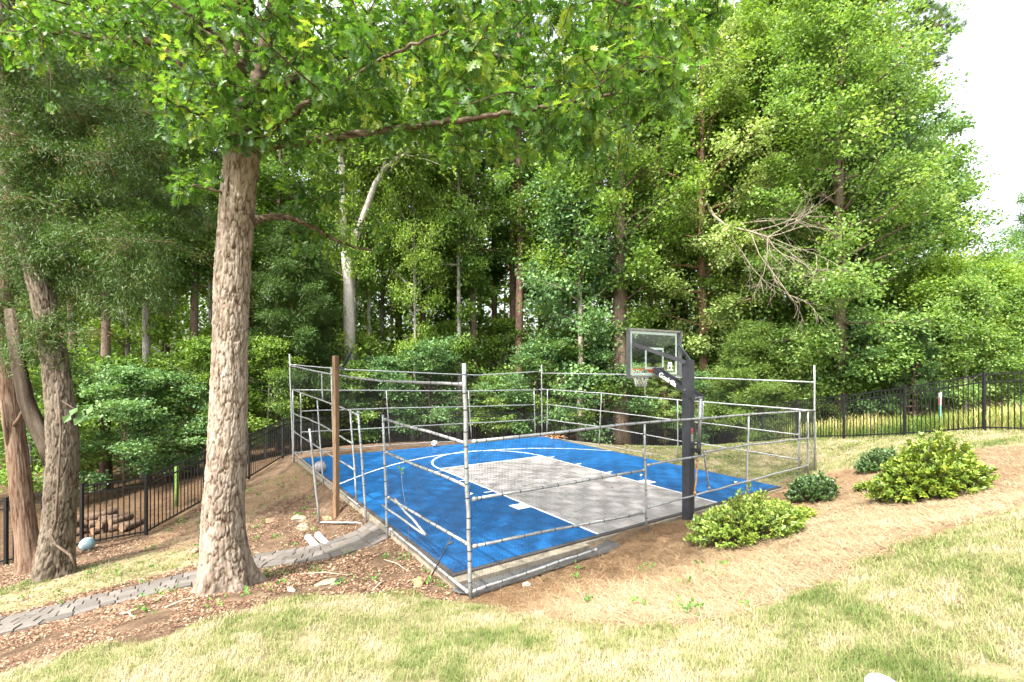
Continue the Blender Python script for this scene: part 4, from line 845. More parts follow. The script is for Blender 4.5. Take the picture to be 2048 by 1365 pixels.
put_tree("pine_sapling", "soft young pine behind the right fence left of its middle post", "sapling", pine_mesh(5.0, .05, 43, .1, 1.5, 34, 110), at(1830, 17.6), 0, .75)
put_tree("forest_tree", "faraway tree poking in at the right edge above the saplings", "tree", PC, at(2085, 44), 0, .92)
# far wood as one mass
fwm, fwt = MB(), MB(); rng = np.random.default_rng(5); C, O = [], []
for i in range(78):
    d = U(33, 52); u = U(-250, 1640); x = (u - CX) / F * d; z0 = tz(x, d); H = U(17, 26)
    fwt.tube([[x, d, z0 - .3], [x + U(-.5, .5), d, z0 + H]], [.2, .05], 7)
    for _ in range(105):
        t = U(.0, 1) ** 1.15; a = U(0, 6.28); r = 4.5 * math.sin(math.pi * min(.95, .12 + t * .85)) * math.sqrt(U(.15, 1)); C.append((x + r * math.cos(a), d + r * math.sin(a), z0 + t * H)); O.append((math.cos(a), math.sin(a), 0))
for _ in range(900):
    d = U(31, 46); u = U(-200, 1560); x = (u - CX) / F * d; C.append((x, d, tz(x, d) + U(0, 9))); O.append((0, -1, 0))
spray(fwm, C, O, 22, .65, .36, .5); rng = rg0
fw = fwm.build("woodland", M_mid); tag(fw, "dense far wood filling the gaps behind the nearer trees", "woodland", None, "stuff")
fwt.build("woodland_trunks", B_brown, fw)["kind"] = "stuff"

# ------------------------------------------------------------------ the big white oak in front
def worley(a, b, na, seed):
    ai, bi = np.floor(a).astype(int), np.floor(b).astype(int); f1 = np.full(a.shape, 9.0); f2 = np.full(a.shape, 9.0); rp = np.random.default_rng(seed).random((256, 256, 3)); cid = np.zeros(a.shape)
    for i in (-1, 0, 1):
        for j in (-1, 0, 1):
            q = rp[(ai + i) % na, (bi + j) & 255]; d = np.hypot(ai + i + q[..., 0] - a, (bi + j + q[..., 1] - b))
            n1 = d < f1; f2 = np.where(n1, f1, np.minimum(f2, d)); cid = np.where(n1, q[..., 2], cid); f1 = np.minimum(f1, d)
    return f2 - f1, cid
def pfbm(A, n, y, o, seed):
    pr = np.random.default_rng(900 + seed).random((512, 512)); s_, a_, t_ = 0, .5, 0; y = np.broadcast_to(y, A.shape)
    for k in range(o):
        x = A * n; xi = np.floor(x).astype(int); yi = np.floor(y).astype(int); fx, fy = x - xi, y - yi; fx = fx * fx * (3 - 2 * fx); fy = fy * fy * (3 - 2 * fy)
        g = lambda p, q: pr[p % n & 511, (q + 37 * k) & 511]
        s_ = s_ + a_ * ((g(xi, yi) * (1 - fx) + g(xi + 1, yi) * fx) * (1 - fy) + (g(xi, yi + 1) * (1 - fx) + g(xi + 1, yi + 1) * fx) * fy); t_ += a_; a_ *= .5; n = n * 2; y = y * 2
    return s_ / t_
def bark_trunk(mb, pts, rad, nseg, nrow, na, cellh, depth, seed, flare=None):
    pts = np.array(pts, float); l = np.concatenate([[0], np.cumsum(np.linalg.norm(np.diff(pts, axis=0), axis=1))]); s = np.linspace(0, l[-1], nrow)
    def sm(v):
        y = np.interp(s, l, v)
        k = max(3, nrow // 14) | 1; yy = np.pad(y, k // 2, mode='reflect', reflect_type='odd'); return np.convolve(yy, np.ones(k) / k, 'valid')
    p = np.stack([sm(pts[:, i]) for i in range(3)], -1); r = sm(np.array(rad))
    A, Sg = np.meshgrid(np.arange(nseg) / nseg, s, indexing='xy')
    wob = (fbm(A * 8 + 3, Sg * 2.5) - .5) * 1.6
    e, cid = worley(A * na + wob * 0.8, Sg / cellh + (fbm(A * 9, Sg * 3 + 9) - .5) * .8, na, seed)
    rd1 = np.abs(pfbm(A, na, Sg / cellh, 3, 1) - .5) * 2; rd2 = np.abs(pfbm(A, int(na * 1.7), Sg / cellh * 1.5 + 40, 2, 2) - .5) * 2; rd3 = np.abs(pfbm(A, int(na * .6), Sg / cellh * .5 + 90, 3, 3) - .5) * 2
    h = np.clip(rd1 * 5.5, 0, 1) * (.55 + .45 * np.clip(rd2 * 6, 0, 1)) * (.6 + .4 * np.clip(rd3 * 7, 0, 1)) * (.8 + .2 * np.clip(e * 3, 0, 1))
    fine = pfbm(A, 110, Sg * 14, 3, 4) - .5; pl_ = pfbm(A, int(na * 1.6), Sg / cellh * 1.1, 3, 5) - .5; big = pfbm(A, 4, Sg * 1.6 + 7, 3, 6) - .5
    disp = depth * (h ** .8 - .7) + depth * .9 * pl_ + depth * .45 * fine + big * .07 * r[:, None]
    tint = np.clip(.04 + .66 * h ** .55 + .5 * pl_ + .45 * fine + .4 * big, 0, 1)
    if flare is not None: disp = disp + flare(A, Sg, r)
    tint = np.clip(.08 + .62 * h ** .5 + .22 * (cid - .5) + .42 * fine + .5 * (fbm(A * 6, Sg * 3 + 5) - .5), 0, 1)
    mb.tube(p, r, nseg, disp=disp, tint=tint)
def bark_attr_mat(name, stops, dust=None):
    m, n, o = new_mat(name); f = noise(n, 55, 5, scl=(1, 1, .25)); a = attr(n, "tint").outputs["Fac"]
    c = ramp(n, math_(n, 'ADD', a, math_(n, 'MULTIPLY', math_(n, 'SUBTRACT', f, .5), .5)), stops)
    princ(n, o, c, .92, 0, .15, bump(n, f, .5, .012)); return m
M_wob = bark_attr_mat("white_oak_bark", [(.05, (.034, .021, .013)), (.3, (.11, .079, .055)), (.6, (.20, .160, .122)), (.95, (.285, .242, .195))])
D0 = 6.2; ob = ground(452, 1180); D0 = ob[1]
oak = thing("white_oak_tree", "big white oak with plated bark standing beside the path, limbs over the court", "tree", ob); L0 = ob.copy(); rng = np.random.default_rng(101)
tk = MB()
def oflare(A, Sg, r): return np.exp(-(Sg / .30) ** 1.2)[...] * (.16 + .13 * np.cos(A * 2 * np.pi * 5 + 1.0) + .06 * np.cos(A * 2 * np.pi * 3))
tp = [ob - L0 + (0, 0, -.15)] + pl([(449, 1120, D0), (446, 1075, D0), (446, 1024, D0), (455, 900, D0), (460, 700, D0), (463, 600, D0), (467, 513, D0), (479, 359, D0), (485, 302, D0), (489, 268, D0)])
bark_trunk(tk, tp, [.29, .275, .262, .25, .23, .205, .208, .212, .205, .215, .18], 170, 460, 26, .17, .020, 5, oflare)
limbs = {"T1": ([(486, 290, D0), (482, 220, D0 + .1), (478, 140, D0 + .2), (490, 20, D0 + .2), (505, -150, D0 + .3), (520, -500, D0 + .4)], .15), "T2": ([(494, 300, D0), (505, 215, D0 - .1), (530, 100, D0 - .2), (560, -60, D0 - .4), (600, -300, D0 - .5)], .13),
 "R1": ([(505, 305, D0), (545, 293, D0 - .1), (590, 286, D0 - .2), (700, 270, D0 - .5), (830, 252, D0 - .8), (950, 238, D0 - 1.1), (1080, 215, D0 - 1.3), (1220, 190, D0 - 1.5)], .058), "R2": ([(512, 300, D0), (545, 262, D0 - .2), (605, 212, D0 - .6), (680, 172, D0 - 1), (760, 118, D0 - 1.4), (900, 60, D0 - 1.8)], .042),
 "LL": ([(482, 215, D0 + .1), (430, 190, D0 + .2), (364, 133, D0 + .4), (308, 80, D0 + .5), (205, 80, D0 + .7), (108, 62, D0 + .9), (-60, 70, D0 + 1)], .075), "LU": ([(480, 120, D0 + .2), (440, 75, D0), (380, 30, D0 - .2), (335, 0, D0 - .3), (230, -100, D0 - .6)], .05),
 "LR": ([(508, 442, D0), (540, 433, D0 + .1), (585, 437, D0 + .3), (630, 458, D0 + .5), (690, 490, D0 + .7), (755, 505, D0 + .9)], .05), "R3": ([(500, 60, D0 + .1), (640, -40, D0 - .5), (820, -90, D0 - 1), (1050, -60, D0 - 1.5), (1300, 20, D0 - 1.9)], .06),
 "R4": ([(505, 215, D0 - .1), (640, 120, D0 + .6), (800, 90, D0 + 1.4), (960, 110, D0 + 2.0), (1150, 120, D0 + 2.4)], .06), "B1": ([(482, 140, D0), (420, 60, D0 + 1), (330, 40, D0 + 2.2), (200, 20, D0 + 3)], .07), "F1": ([(490, 20, D0), (470, -250, D0 - 1.5), (430, -900, D0 - 3)], .08), "F2": ([(505, -50, D0), (640, -300, D0 - 1.4), (900, -700, D0 - 2.6)], .08), "LS": ([(478, 250, D0), (440, 240, D0 - .5), (385, 225, D0 - 1.0), (335, 200, D0 - 1.3)], .03), "LT": ([(470, 400, D0), (440, 385, D0 - .2), (395, 372, D0 - .35), (345, 375, D0 - .45)], .02)}
samples = []
for kx, (nodes, r) in limbs.items():
    q = np.array(pl(nodes)); m = len(q) * 8; tq = np.linspace(0, len(q) - 1, m); qq = np.stack([np.interp(tq, range(len(q)), q[:, i]) for i in range(3)], -1)
    for _ in range(4): qq[1:-1] = qq[1:-1] * .5 + (qq[:-2] + qq[2:]) * .25
    qq[1:-1] += rng.normal(0, .008, (m - 2, 3)); rr = np.linspace(r * 1.0, max(.008, r * .28), m); rr[:5] *= np.linspace(1.5, 1, 5)
    dsp = (rng.random((m, 12)) - .5) * rr[:, None] * .22
    tk.tube(qq, rr, 12, disp=dsp, tint=rng.random((m, 12)) * .5 + .02); samples.append(qq[m // 5:])
samples = np.vstack(samples)
def tw_to(c, r=.008):
    global samples
    k = np.argmin(((samples - c) ** 2).sum(1)); a = samples[k]; L = np.linalg.norm(c - a); md = (a + c) / 2 + np.array([0, 0, .08 * L]) + rng.normal(0, .04 * L, 3)
    tk.tube([a, (a + md) / 2 + rng.normal(0, .02 * L, 3), md, (md + c) / 2 + rng.normal(0, .02 * L, 3), c], np.linspace(min(.016, .005 + .004 * L), .003, 5), 5, cap=False, tint=np.full((5, 5), .12)); samples = np.vstack([samples, [md, (md + c) / 2]]) if L > .35 else samples; return nrm(c - md)
# lobed leaf
half = [(.05, .12), (.17, .2), (.07, .31), (.30, .43), (.10, .51), (.36, .67), (.13, .73), (.24, .88), (.07, .88)]
def zc(x, y): return .22 * abs(x) - .25 * y * y
mids = [0, .31, .51, .73, 1.0]; OT = [(0, y, zc(0, y)) for y in mids]; R0 = len(OT)
for sgn in (1, -1): OT += [(sgn * x, y, zc(x, y)) for x, y in half]
OF = []
for k, sgn in enumerate((1, -1)):
    b0 = R0 + k * 9
    f_ = [[0, b0, b0 + 1, b0 + 2, 1], [1, b0 + 2, b0 + 3, b0 + 4, 2], [2, b0 + 4, b0 + 5, b0 + 6, 3], [3, b0 + 6, b0 + 7, b0 + 8, 4]]
    OF += f_ if sgn > 0 else [x[::-1] for x in f_]
OT = np.array(OT, float); OF = np.array(OF)
REG = [  # photo windows filled by the canopy: u0,u1,v0,v1,dmin,dmax,count
 (330, 560, 0, 210, -1.6, .6, 90), (560, 760, 0, 190, -2.0, .5, 120), (760, 980, 0, 200, -1.9, 1.2, 140), (980, 1200, 0, 230, -2.1, 1.6, 140), (1200, 1390, 0, 150, -2.2, .8, 80), (320, 470, 150, 290, -1.5, .2, 50), (420, 560, 170, 300, -1.2, .0, 40), (560, 700, 180, 290, -.9, .9, 40),
 (700, 900, 190, 300, -1.0, 1.0, 80), (880, 1100, 200, 320, -1.3, 1.2, 85), (1080, 1260, 200, 320, -1.5, .8, 55), (1240, 1370, 130, 240, -1.9, -.4, 25), (1340, 1430, -20, 90, -2.0, -.8, 14), (1380, 1470, -60, 40, -2.0, -.8, 8), (0, 330, 0, 130, .2, 1.6, 110), (200, 420, 20, 130, -.5, 1.2, 50), (345, 440, 350, 400, -.8, 0, 12), (560, 690, 300, 430, .3, 1.4, 26), (590, 770, 420, 520, .4, 1.2, 30), (620, 700, 340, 470, .2, 1.0, 12), (1150, 1260, 300, 400, -.2, 1.0, 8),
 (300, 800, -20, 230, .5, 2.6, 110), (800, 1330, -20, 250, .6, 2.6, 120), (200, 800, -500, 0, -2.4, 2.5, 190), (800, 1400, -400, 0, -2.2, 2.0, 150), (-200, 200, -400, 0, -.5, 2, 60)]
lfm = MB(); C, O = [], []
for u0, u1, v0, v1, a, b, cnt in REG:
    for _ in range(cnt):
        for _try in range(6):
            c = P(U(u0, u1), U(v0, v1), D0 + U(a, b)) - L0
            if ((samples - c) ** 2).sum(1).min() < 1.7 ** 2: break
        d = tw_to(c); C.append(c); O.append(d)
for _ in range(230):   # the crown behind, above and beside the view
    k = samples[rng.integers(len(samples))]; c = k + rng.normal(0, .9, 3) + (0, 0, .35)
    if (c[2] + L0[2]) > 2.9 + .50 * (c[1] + L0[1]): d = tw_to(c); C.append(c); O.append(d)
for az_, el_, L_ in ((.3, .5, 5.5), (1.2, .6, 6), (2.2, .5, 5.5), (3.3, .5, 5), (4.2, .6, 5), (5.2, .5, 5.5), (.8, 1.0, 6), (2.8, 1.0, 6), (4.8, 1.0, 6), (6.0, .8, 6)):
    st_ = P(520, -500, D0 + .4) - L0; q = curve(st_ + (0, 0, U(-1.0, 1.5)), (math.cos(az_) * math.cos(el_), math.sin(az_) * math.cos(el_), math.sin(el_)), L_, 10, .1); tk.tube(q, np.linspace(.09, .015, 11), 8, tint=np.full((11, 8), .4)); samples = np.vstack([samples, q[2:]])
for _ in range(1350):
    v_ = rng.normal(0, 1, 3); v_ = v_ / np.linalg.norm(v_) * U(.25, 1) ** .45 * np.array([6.2, 6.4, 4.6]); c = np.array([-2.5, 6.3, 11.6]) + v_ - L0
    if c[2] + L0[2] > max(7.6, 3.4 + .80 * (c[1] + L0[1])): d = tw_to(c); C.append(c); O.append(d)
Cn, On = np.array(C), np.array(O); per = 13
CC = np.repeat(Cn, per, 0); OO = np.repeat(On, per, 0); N = len(CC); tb = np.tile(np.linspace(-.22, .05, per), len(Cn))
pos = CC + OO * tb[:, None] + rng.normal(0, .035, (N, 3)); rd = rng.normal(0, 1, (N, 3)); rd -= OO * (rd * OO).sum(-1, keepdims=True); rd = nrm(rd)
dd_ = nrm(OO * .6 + rd * .9 + np.array([0, 0, -.28]) + rng.normal(0, .2, (N, 3))); nn_ = np.array([0, 0, 1.0]) + rng.normal(0, .45, (N, 3))
leaves(lfm, pos, dd_, nn_, U(.075, .15, N) * np.repeat(U(.8, 1.2, len(Cn)), per), np.clip(np.repeat(rng.normal(.42, .22, len(Cn)), per) + rng.normal(0, .13, N), 0, 1), OT, OF)
tk.build("trunk", M_wob, oak); lfm.build("crown", M_oak, oak); rng = rg0

# ------------------------------------------------------------------ left twin trunks
M_fur = bark_attr_mat("furrowed_bark", [(.05, (0.02106, 0.01404, 0.00936)), (.35, (0.0585, 0.04446, 0.03042)), (.65, (0.1193, 0.09593, 0.0702)), (.95, (0.1684, 0.1404, 0.103))])
M_ced = bark_attr_mat("shredded_cedar_bark", [(.05, (0.0432, 0.0216, 0.01344)), (.4, (0.1008, 0.06, 0.0384)), (.9, (0.1824, 0.1296, 0.0912))])
fb0 = ground(108, 1152); D1 = fb0[1]; rng = np.random.default_rng(202)
fur = thing("furrowed_tree", "thick leaning trunk with deep ridged bark at the left, forking low", "tree", fb0); L0 = fb0.copy(); tk, cr = MB(), MB()
def fflare(A, Sg, r): return np.exp(-(Sg / .25)) * (.10 + .09 * np.cos(A * 2 * np.pi * 4))
bark_trunk(tk, [fb0 - L0 + (0, 0, -.15)] + pl([(110, 1125, D1), (115, 1080, D1), (121, 1000, D1), (126, 930, D1), (125, 860, D1), (118, 780, D1), (105, 690, D1), (88, 600, D1), (66, 520, D1), (40, 430, D1), (22, 330, D1), (12, 220, D1), (10, 60, D1), (20, -200, D1)]), [.29, .26, .24, .225, .23, .21, .195, .18, .17, .16, .15, .14, .13, .11, .09], 140, 440, 22, .16, .022, 8, fflare)
q = pl([(112, 930, D1), (95, 890, D1 - .05), (72, 850, D1 - .1), (52, 800, D1 - .15), (35, 720, D1 - .1), (20, 620, D1)]); tk.tube(q, [.16, .14, .12, .11, .1, .08], 14, tint=rng.random((6, 14)) * .6 + .1)
C, O = [], []
for _ in range(18):
    k = P(U(-120, 60), U(-450, 200), D1 + U(-1.2, 1.5)) - L0; b = P(U(5, 22), U(-150, 240), D1) - L0; d = nrm(k - b); tk.tube(curve(b, d, np.linalg.norm(k - b), 5, 0, .06), np.linspace(.04, .006, 6), 6, cap=False); C += [k, k - d * .4]; O += [d, d]
spray(cr, C, O, 34, .3, .12); tk.build("trunk", M_fur, fur); cr.build("crown", M_mid, fur)
vpts = [P(u, v, D1 - .36) - L0 for u, v in ((150, 1130), (140, 1110), (112, 1090), (103, 1070), (112, 1040), (114, 1000), (118, 940), (122, 860), (115, 780))]
v_ = thing("woody_vine", "woody vine stem snaking up the furrowed trunk", "vine", fb0); mb = MB(); mb.tube(vpts, [.02, .022, .02, .02, .018, .017, .016, .014, .012], 8); mb.build("stem", B_brown, v_)
lvq = P(165, 828, D1 - .35) - L0; mb = MB(); N = 9; leaves(mb, lvq + rng.normal(0, .06, (N, 3)), np.array([.2, -.2, -.8]) + rng.normal(0, .4, (N, 3)), np.array([0, -1, .5]) + rng.normal(0, .3, (N, 3)), U(.12, .2, N), U(.1, .6, N)); mb.tube([P(120, 800, D1 - .32) - L0, lvq], .006, 6, mat=1); mb.build("leaf", [M_dark, B_brown], v_)
cb0 = ground(58, 1145); D2 = cb0[1] + .15
ced = thing("red_cedar_tree", "reddish shredded bark cedar at the left edge with dark drooping feathery foliage", "tree", cb0); L0 = cb0.copy(); tk, cr = MB(), MB()
bark_trunk(tk, [cb0 - L0 + (0, 0, -.15)] + pl([(58, 1110, D2), (50, 1050, D2), (42, 980, D2), (34, 900, D2), (24, 820, D2), (14, 700, D2), (6, 560, D2), (0, 400, D2), (-5, 150, D2), (-8, -250, D2)]), [.20, .18, .17, .165, .155, .145, .135, .13, .12, .1, .07], 100, 300, 24, .55, .011, 9, lambda A, Sg, r: np.exp(-(Sg / .2)) * (.06 + .05 * np.cos(A * 2 * np.pi * 4)))
tk.tube(pl([(22, 860, D2), (38, 838, D2 - .2), (50, 812, D2 - .3), (62, 790, D2 - .4)]), [.04, .032, .026, .015], 8, tint=np.full((4, 8), .8)); tk.tube(pl([(20, 900, D2 - .1), (8, 850, D2 - .2), (2, 800, D2 - .2)]), [.04, .03, .02], 8, tint=np.full((3, 8), .8))
C, O = [], []
for (nodes, r, cnt, sp_) in [
  ([(2, 480, D2), (40, 492, D2 - .4), (80, 500, D2 - .6), (150, 478, D2 - .9), (250, 478, D2 - 1), (350, 485, D2 - 1)], .045, 60, .38), ([(0, 330, D2), (60, 312, D2 - .5), (130, 306, D2 - .8), (240, 308, D2 - 1), (330, 300, D2 - .9)], .04, 60, .40), ([(0, 290, D2), (70, 260, D2 - .2), (110, 235, D2 - .3), (200, 220, D2 - .5), (300, 215, D2 - .3)], .035, 60, .4),
  ([(0, 210, D2), (50, 192, D2 + .2), (130, 192, D2 + .4), (210, 200, D2 + .6), (330, 240, D2 + .9)], .035, 60, .42), ([(0, 420, D2), (90, 400, D2 + .5), (200, 400, D2 + .8), (330, 390, D2 + 1.2), (400, 420, D2 + 1.4)], .04, 70, .42), ([(0, 150, D2), (100, 140, D2 + .8), (220, 160, D2 + 1.2), (340, 190, D2 + 1.5)], .03, 55, .42),
  ([(5, 640, D2), (40, 640, D2 - .4), (90, 650, D2 - .8), (130, 680, D2 - 1)], .03, 20, .28), ([(5, 720, D2), (30, 690, D2 - .5), (70, 700, D2 - .8), (110, 720, D2 - .9)], .025, 16, .22), ([(3, 560, D2), (60, 560, D2 + .4), (150, 570, D2 + .8), (250, 590, D2 + 1.2), (330, 610, D2 + 1.3)], .03, 34, .36), ([(3, 540, D2), (100, 530, D2 - .6), (210, 545, D2 - .9), (300, 560, D2 - 1)], .03, 30, .34), ([(0, 600, D2), (-60, 590, D2 - .4), (-150, 600, D2 - .8)], .03, 30, .4), ([(0, 330, D2), (-80, 320, D2), (-200, 330, D2)], .04, 40, .5)]:
    q = np.array(pl(nodes)); tq = np.linspace(0, len(q) - 1, 14); qq = np.stack([np.interp(tq, range(len(q)), q[:, i]) for i in range(3)], -1); qq[1:-1] += rng.normal(0, .025, (12, 3)); tk.tube(qq, np.linspace(r, .008, 14), 7, tint=np.full((14, 7), .55))
    for _ in range(cnt):
        i = rng.integers(2, 13); b = qq[i]; d = nrm(nrm(qq[i] - qq[i - 1]) * .7 + rng.normal(0, .8, 3) + (0, 0, -.25)); sp = curve(b, d, U(.25, 1.0) * (sp_ * 2.2), 4, -.25, .12); tk.tube(sp, np.linspace(.009, .003, 5), 4, cap=False, tint=np.full((5, 4), .6)); C += [sp[1], sp[2], sp[3], sp[4]]; O += [d] * 4
for _ in range(60):
    c_ = P(U(-30, 120), U(120, 480), D2 - U(.4, 1.2)) - L0; d = nrm(rng.normal(0, 1, 3) * (1, .6, .3) + (.5, 0, -.2)); sp = curve(c_ - d * .5, d, .9, 4, -.2); tk.tube(sp, np.linspace(.008, .003, 5), 4, cap=False, tint=np.full((5, 4), .5)); C += list(sp[1:]); O += [d] * 4
for _ in range(26):
    b = P(U(-10, 6), U(-200, 150), D2) - L0; d = nrm(rng.normal(0, 1, 3) * (1, 1, .3)); sp = curve(b, d, U(1, 2.2), 4, -.1); tk.tube(sp, np.linspace(.03, .006, 5), 5, cap=False); C += list(sp[1:]); O += [d] * 4
spray(cr, C, O, 95, .12, .08, .7, .3, SL * np.array([1.7, 1, 1]), LF, (.42, .22), .5); rng = rg0
tk.build("trunk", M_ced, ced); cr.build("crown", M_cedar, ced)

# ------------------------------------------------------------------ shrubs in the straw bed
def shrub(name, label, base, rx, ry, h, n_sh, leaf, per, mat, bark, seed, T=LEAF4, shape=1.0, top=None):
    global rng
    keep = rng; rng = np.random.default_rng(seed); t = thing(name, label, "shrub", base); st, lf = MB(), MB(); C, O = [], []
    for i in range(n_sh):
        a = U(0, 6.28); e = math.sqrt(U(0, 1)); zt = h * math.sqrt(max(.02, 1 - e ** 2.2)) * U(.75, 1.08); x, y = rx * e * math.cos(a), ry * e * math.sin(a)
        if top and e < .35: zt *= top
        if i % 13 == 0: zt *= 1.22; x *= 1.1; y *= 1.1
        z0 = tz(base[0] + x * .3, base[1] + y * .3) - base[2]; tip = np.array([x, y, max(zt, .1) + (tz(base[0] + x, base[1] + y) - base[2]) * .8]); b = np.array([x * .25, y * .25, z0 - .02]); md = (b + tip) / 2 + np.array([x * .1, y * .1, -.02 * h]); pth = np.array([b, (b + md) / 2, md, (md + tip) / 2, tip]); st.tube(pth, np.linspace(.008, .003, 5), 5, cap=False)
        d = nrm(nrm(tip - md) + np.array([x, y, 0]) * .3); C += [tip, tip - d * .05, (md + tip) / 2]; O += [d] * 3
    Cn, On = np.repeat(np.array(C), per, 0), np.repeat(np.array(O), per, 0); N = len(Cn); rd = rng.normal(0, 1, (N, 3)); rd -= On * (rd * On).sum(-1, keepdims=True); rd = nrm(rd)
    leaves(lf, Cn - On * U(0, .07, N)[:, None] + rng.normal(0, .014, (N, 3)), On * .75 + rd * .8 + np.array([0, 0, .05]), np.array([0, 0, .8]) + On * .7 + rng.normal(0, .3, (N, 3)), leaf * U(.6, 1.2, N), np.clip(np.repeat(rng.normal(.45, .13, len(C)), per) + rng.normal(0, .09, N), 0, 1), T)
    st.build("stems", bark, t); lf.build("foliage", mat, t); rng = keep; return t
NARROW = LEAF4 * np.array([.72, 1, 1])
b1 = ground(1492, 1078); shrub("azalea_shrub", "low yellow green azalea in front of the hoop pole", b1, .88, .58, .56, 420, .058, 9, M_azl, B_brown, 1, NARROW, top=1.15)
b2 = ground(1855, 990); shrub("broadleaf_shrub", "large dome shaped yellow green shrub on the straw slope at the right", b2, .78, .72, .76, 620, .075, 9, M_rho, B_brown, 2, NARROW, top=1.12)
b3 = ground(1625, 1000); shrub("holly_shrub", "small dark green shrub between azalea and large dome shrub", b3, .50, .45, .50, 230, .05, 9, M_dkb, B_brown, 3)
b4 = ground(1752, 938); shrub("holly_shrub", "dark blue green shrub half hidden behind the large dome shrub", b4, .42, .4, .42, 170, .05, 9, M_dkb, B_brown, 4)
b5 = ground(1735, 980); shrub("holly_shrub", "tiny low green shrub at the left foot of the large dome shrub", b5, .24, .2, .16, 60, .05, 8, M_rho, B_brown, 5)
b6 = ground(1600, 1040); shrub("azalea_shrub", "small yellow green tuft right of the low azalea", b6, .28, .2, .17, 60, .055, 8, M_azl, B_brown, 6)

# ------------------------------------------------------------------ weeds beyond the right fence and sprouts in the dirt
wb = MB(); d = U(10, 22, 26000); x = U(10.2, 22, 26000); xy = np.stack([x, d], -1); xy = xy[inpoly(xy[:, 0], xy[:, 1], outside_p) & (segdist(xy[:, 0], xy[:, 1], fence_right) < 7) & (xy[:, 1] > 8)]; N = len(xy)
pch = fbm(xy[:, 0] * .9, xy[:, 1] * .9 + 20); add_slivers(wb, N, xy, U(.2, .75, N) * (.5 + pch), U(.012, .026, N), U(1.0, 1.5, N), U(.2, 1.1, N), np.clip(.45 + (pch - .5) * 2 + rng.normal(0, .2, N), 0, 1))
tag(wb.build("tall_weeds", M_weed), "tall yellowing weeds and grass beyond the right fence", "weeds", None, "stuff")
sp_ = MB(); C = []
for _ in range(70):
    g_ = ground(U(20, 930), U(1060, 1230)); a_, b_ = to_court(g_[0], g_[1])
    if segdist(g_[0:1], g_[1:2], path_line)[0] > .5 and not (a_ > -.2 and b_ > -.3): C.append(g_)
for _ in range(16): C.append(ground(U(1080, 1500), U(1130, 1230)))
for _ in range(90): g_ = ground(U(200, 640), U(930, 1060)); C.append(g_)
C = np.array(C); C = C[inpoly(C[:, 0], C[:, 1], mulch_p) | inpoly(C[:, 0], C[:, 1], straw_p)]
spray(sp_, C + (0, 0, .03), np.tile([0, 0, .6], (len(C), 1)), 12, .045, .055, .5, 0, NARROW, LF, (.5, .25)); tag(sp_.build("weed_sprouts", sprig_m), "small green weeds sprouting from the dirt and mulch", "weeds", None, "stuff")

# ------------------------------------------------------------------ small loose things
def rock(label, u, v, size, col, seed, sink=.35, name="rock"):
    r_ = np.random.default_rng(seed); g_ = ground(u, v); mb = MB(); nu, nv = 14, 9; vv = []
    ph = r_.random(12) * 6
    for j in range(nv + 1):
        th = math.pi * j / nv
        for i in range(nu):
            a = 2 * math.pi * i / nu; k = 1 + .16 * math.sin(2 * a + ph[0]) + .12 * math.sin(3 * a + ph[1] + 2 * th) + .1 * math.sin(5 * th + ph[2] + a) + .05 * r_.normal()
            vv.append((size[0] * .5 * math.sin(th) * math.cos(a) * k, size[1] * .5 * math.sin(th) * math.sin(a) * k, size[2] * .5 * math.cos(th) * k))
    R = np.array([[math.cos(ph[5]), -math.sin(ph[5]), 0], [math.sin(ph[5]), math.cos(ph[5]), 0], [0, 0, 1]])
    mb.add(np.array(vv) @ R.T, [[j * nu + i, (j + 1) * nu + i, (j + 1) * nu + (i + 1) % nu, j * nu + (i + 1) % nu] for j in range(nv) for i in range(nu)])
    o = mb.build(name, plain("stone_" + str(seed), col, .9, 0, .3, 14, .2, .6), None, g_ + (0, 0, size[2] * (.5 - sink))); return tag(o, label, "rock")
tan, gry, red = (.22, .18, .125), (.20, .178, .15), (.18, .12, .078)
rock("flat pale stone on the dirt slope, upper of a pair left of the gate", 598, 1040, (.34, .26, .13), tan, 61)
rock("flat pale stone on the dirt slope, lower of a pair left of the gate", 606, 1056, (.32, .24, .12), tan, 62)
rock("greyish stone half buried on the slope further left of the pale pair", 545, 1043, (.3, .2, .12), red, 63)
rock("orange tan pointed stone in the mulch below the leaning dark rod", 838, 1172, (.17, .14, .16), (.27, .175, .09), 64, .25)
rock("flat tan stone lying beside a dark crumpled scrap near the lawn edge", 654, 1168, (.3, .2, .07), tan, 65)
rock("rusty brown rock leaning by the oak's right base on the path side", 388, 1104, (.28, .2, .14), red, 66)
rock("small pale stone between the path and the lawn edge, left of the flat tan stone", 582, 1182, (.14, .1, .06), gry, 67)
rock("pale round stone at the edge of the straw near the front rail", 1052, 1172, (.11, .09, .07), (.33, .30, .26), 68)
rock("dark crumpled scrap lying right of the flat tan stone", 676, 1166, (.16, .1, .07), (.03, .03, .034), 69, .3, "crumpled_scrap")["category"] = "scrap"
rock("brown bark covered log chunk lying at the foot of the wooden post", 655, 1040, (.26, .1, .1), (.3, .18, .1), 70, .3, "log_chunk")["category"] = "log"
def ball(name, label, c, r, mat_, cat="ball"):
    mb = MB(); mb.lathe([(max(1e-4, r * math.sin(t)), -r * math.cos(t)) for t in np.linspace(0, math.pi, 19)], 28); return tag(mb.build(name, mat_, None, c), label, cat)
m, n, o = new_mat("worn_light_blue"); w_ = noise(n, 4, 3); vt = n.nodes.new("ShaderNodeTexVoronoi"); vt.inputs["Scale"].default_value = 9; vt.feature = 'DISTANCE_TO_EDGE'; tcn = n.nodes.new("ShaderNodeTexCoord"); n.links.new(tcn.outputs["Object"], vt.inputs["Vector"])
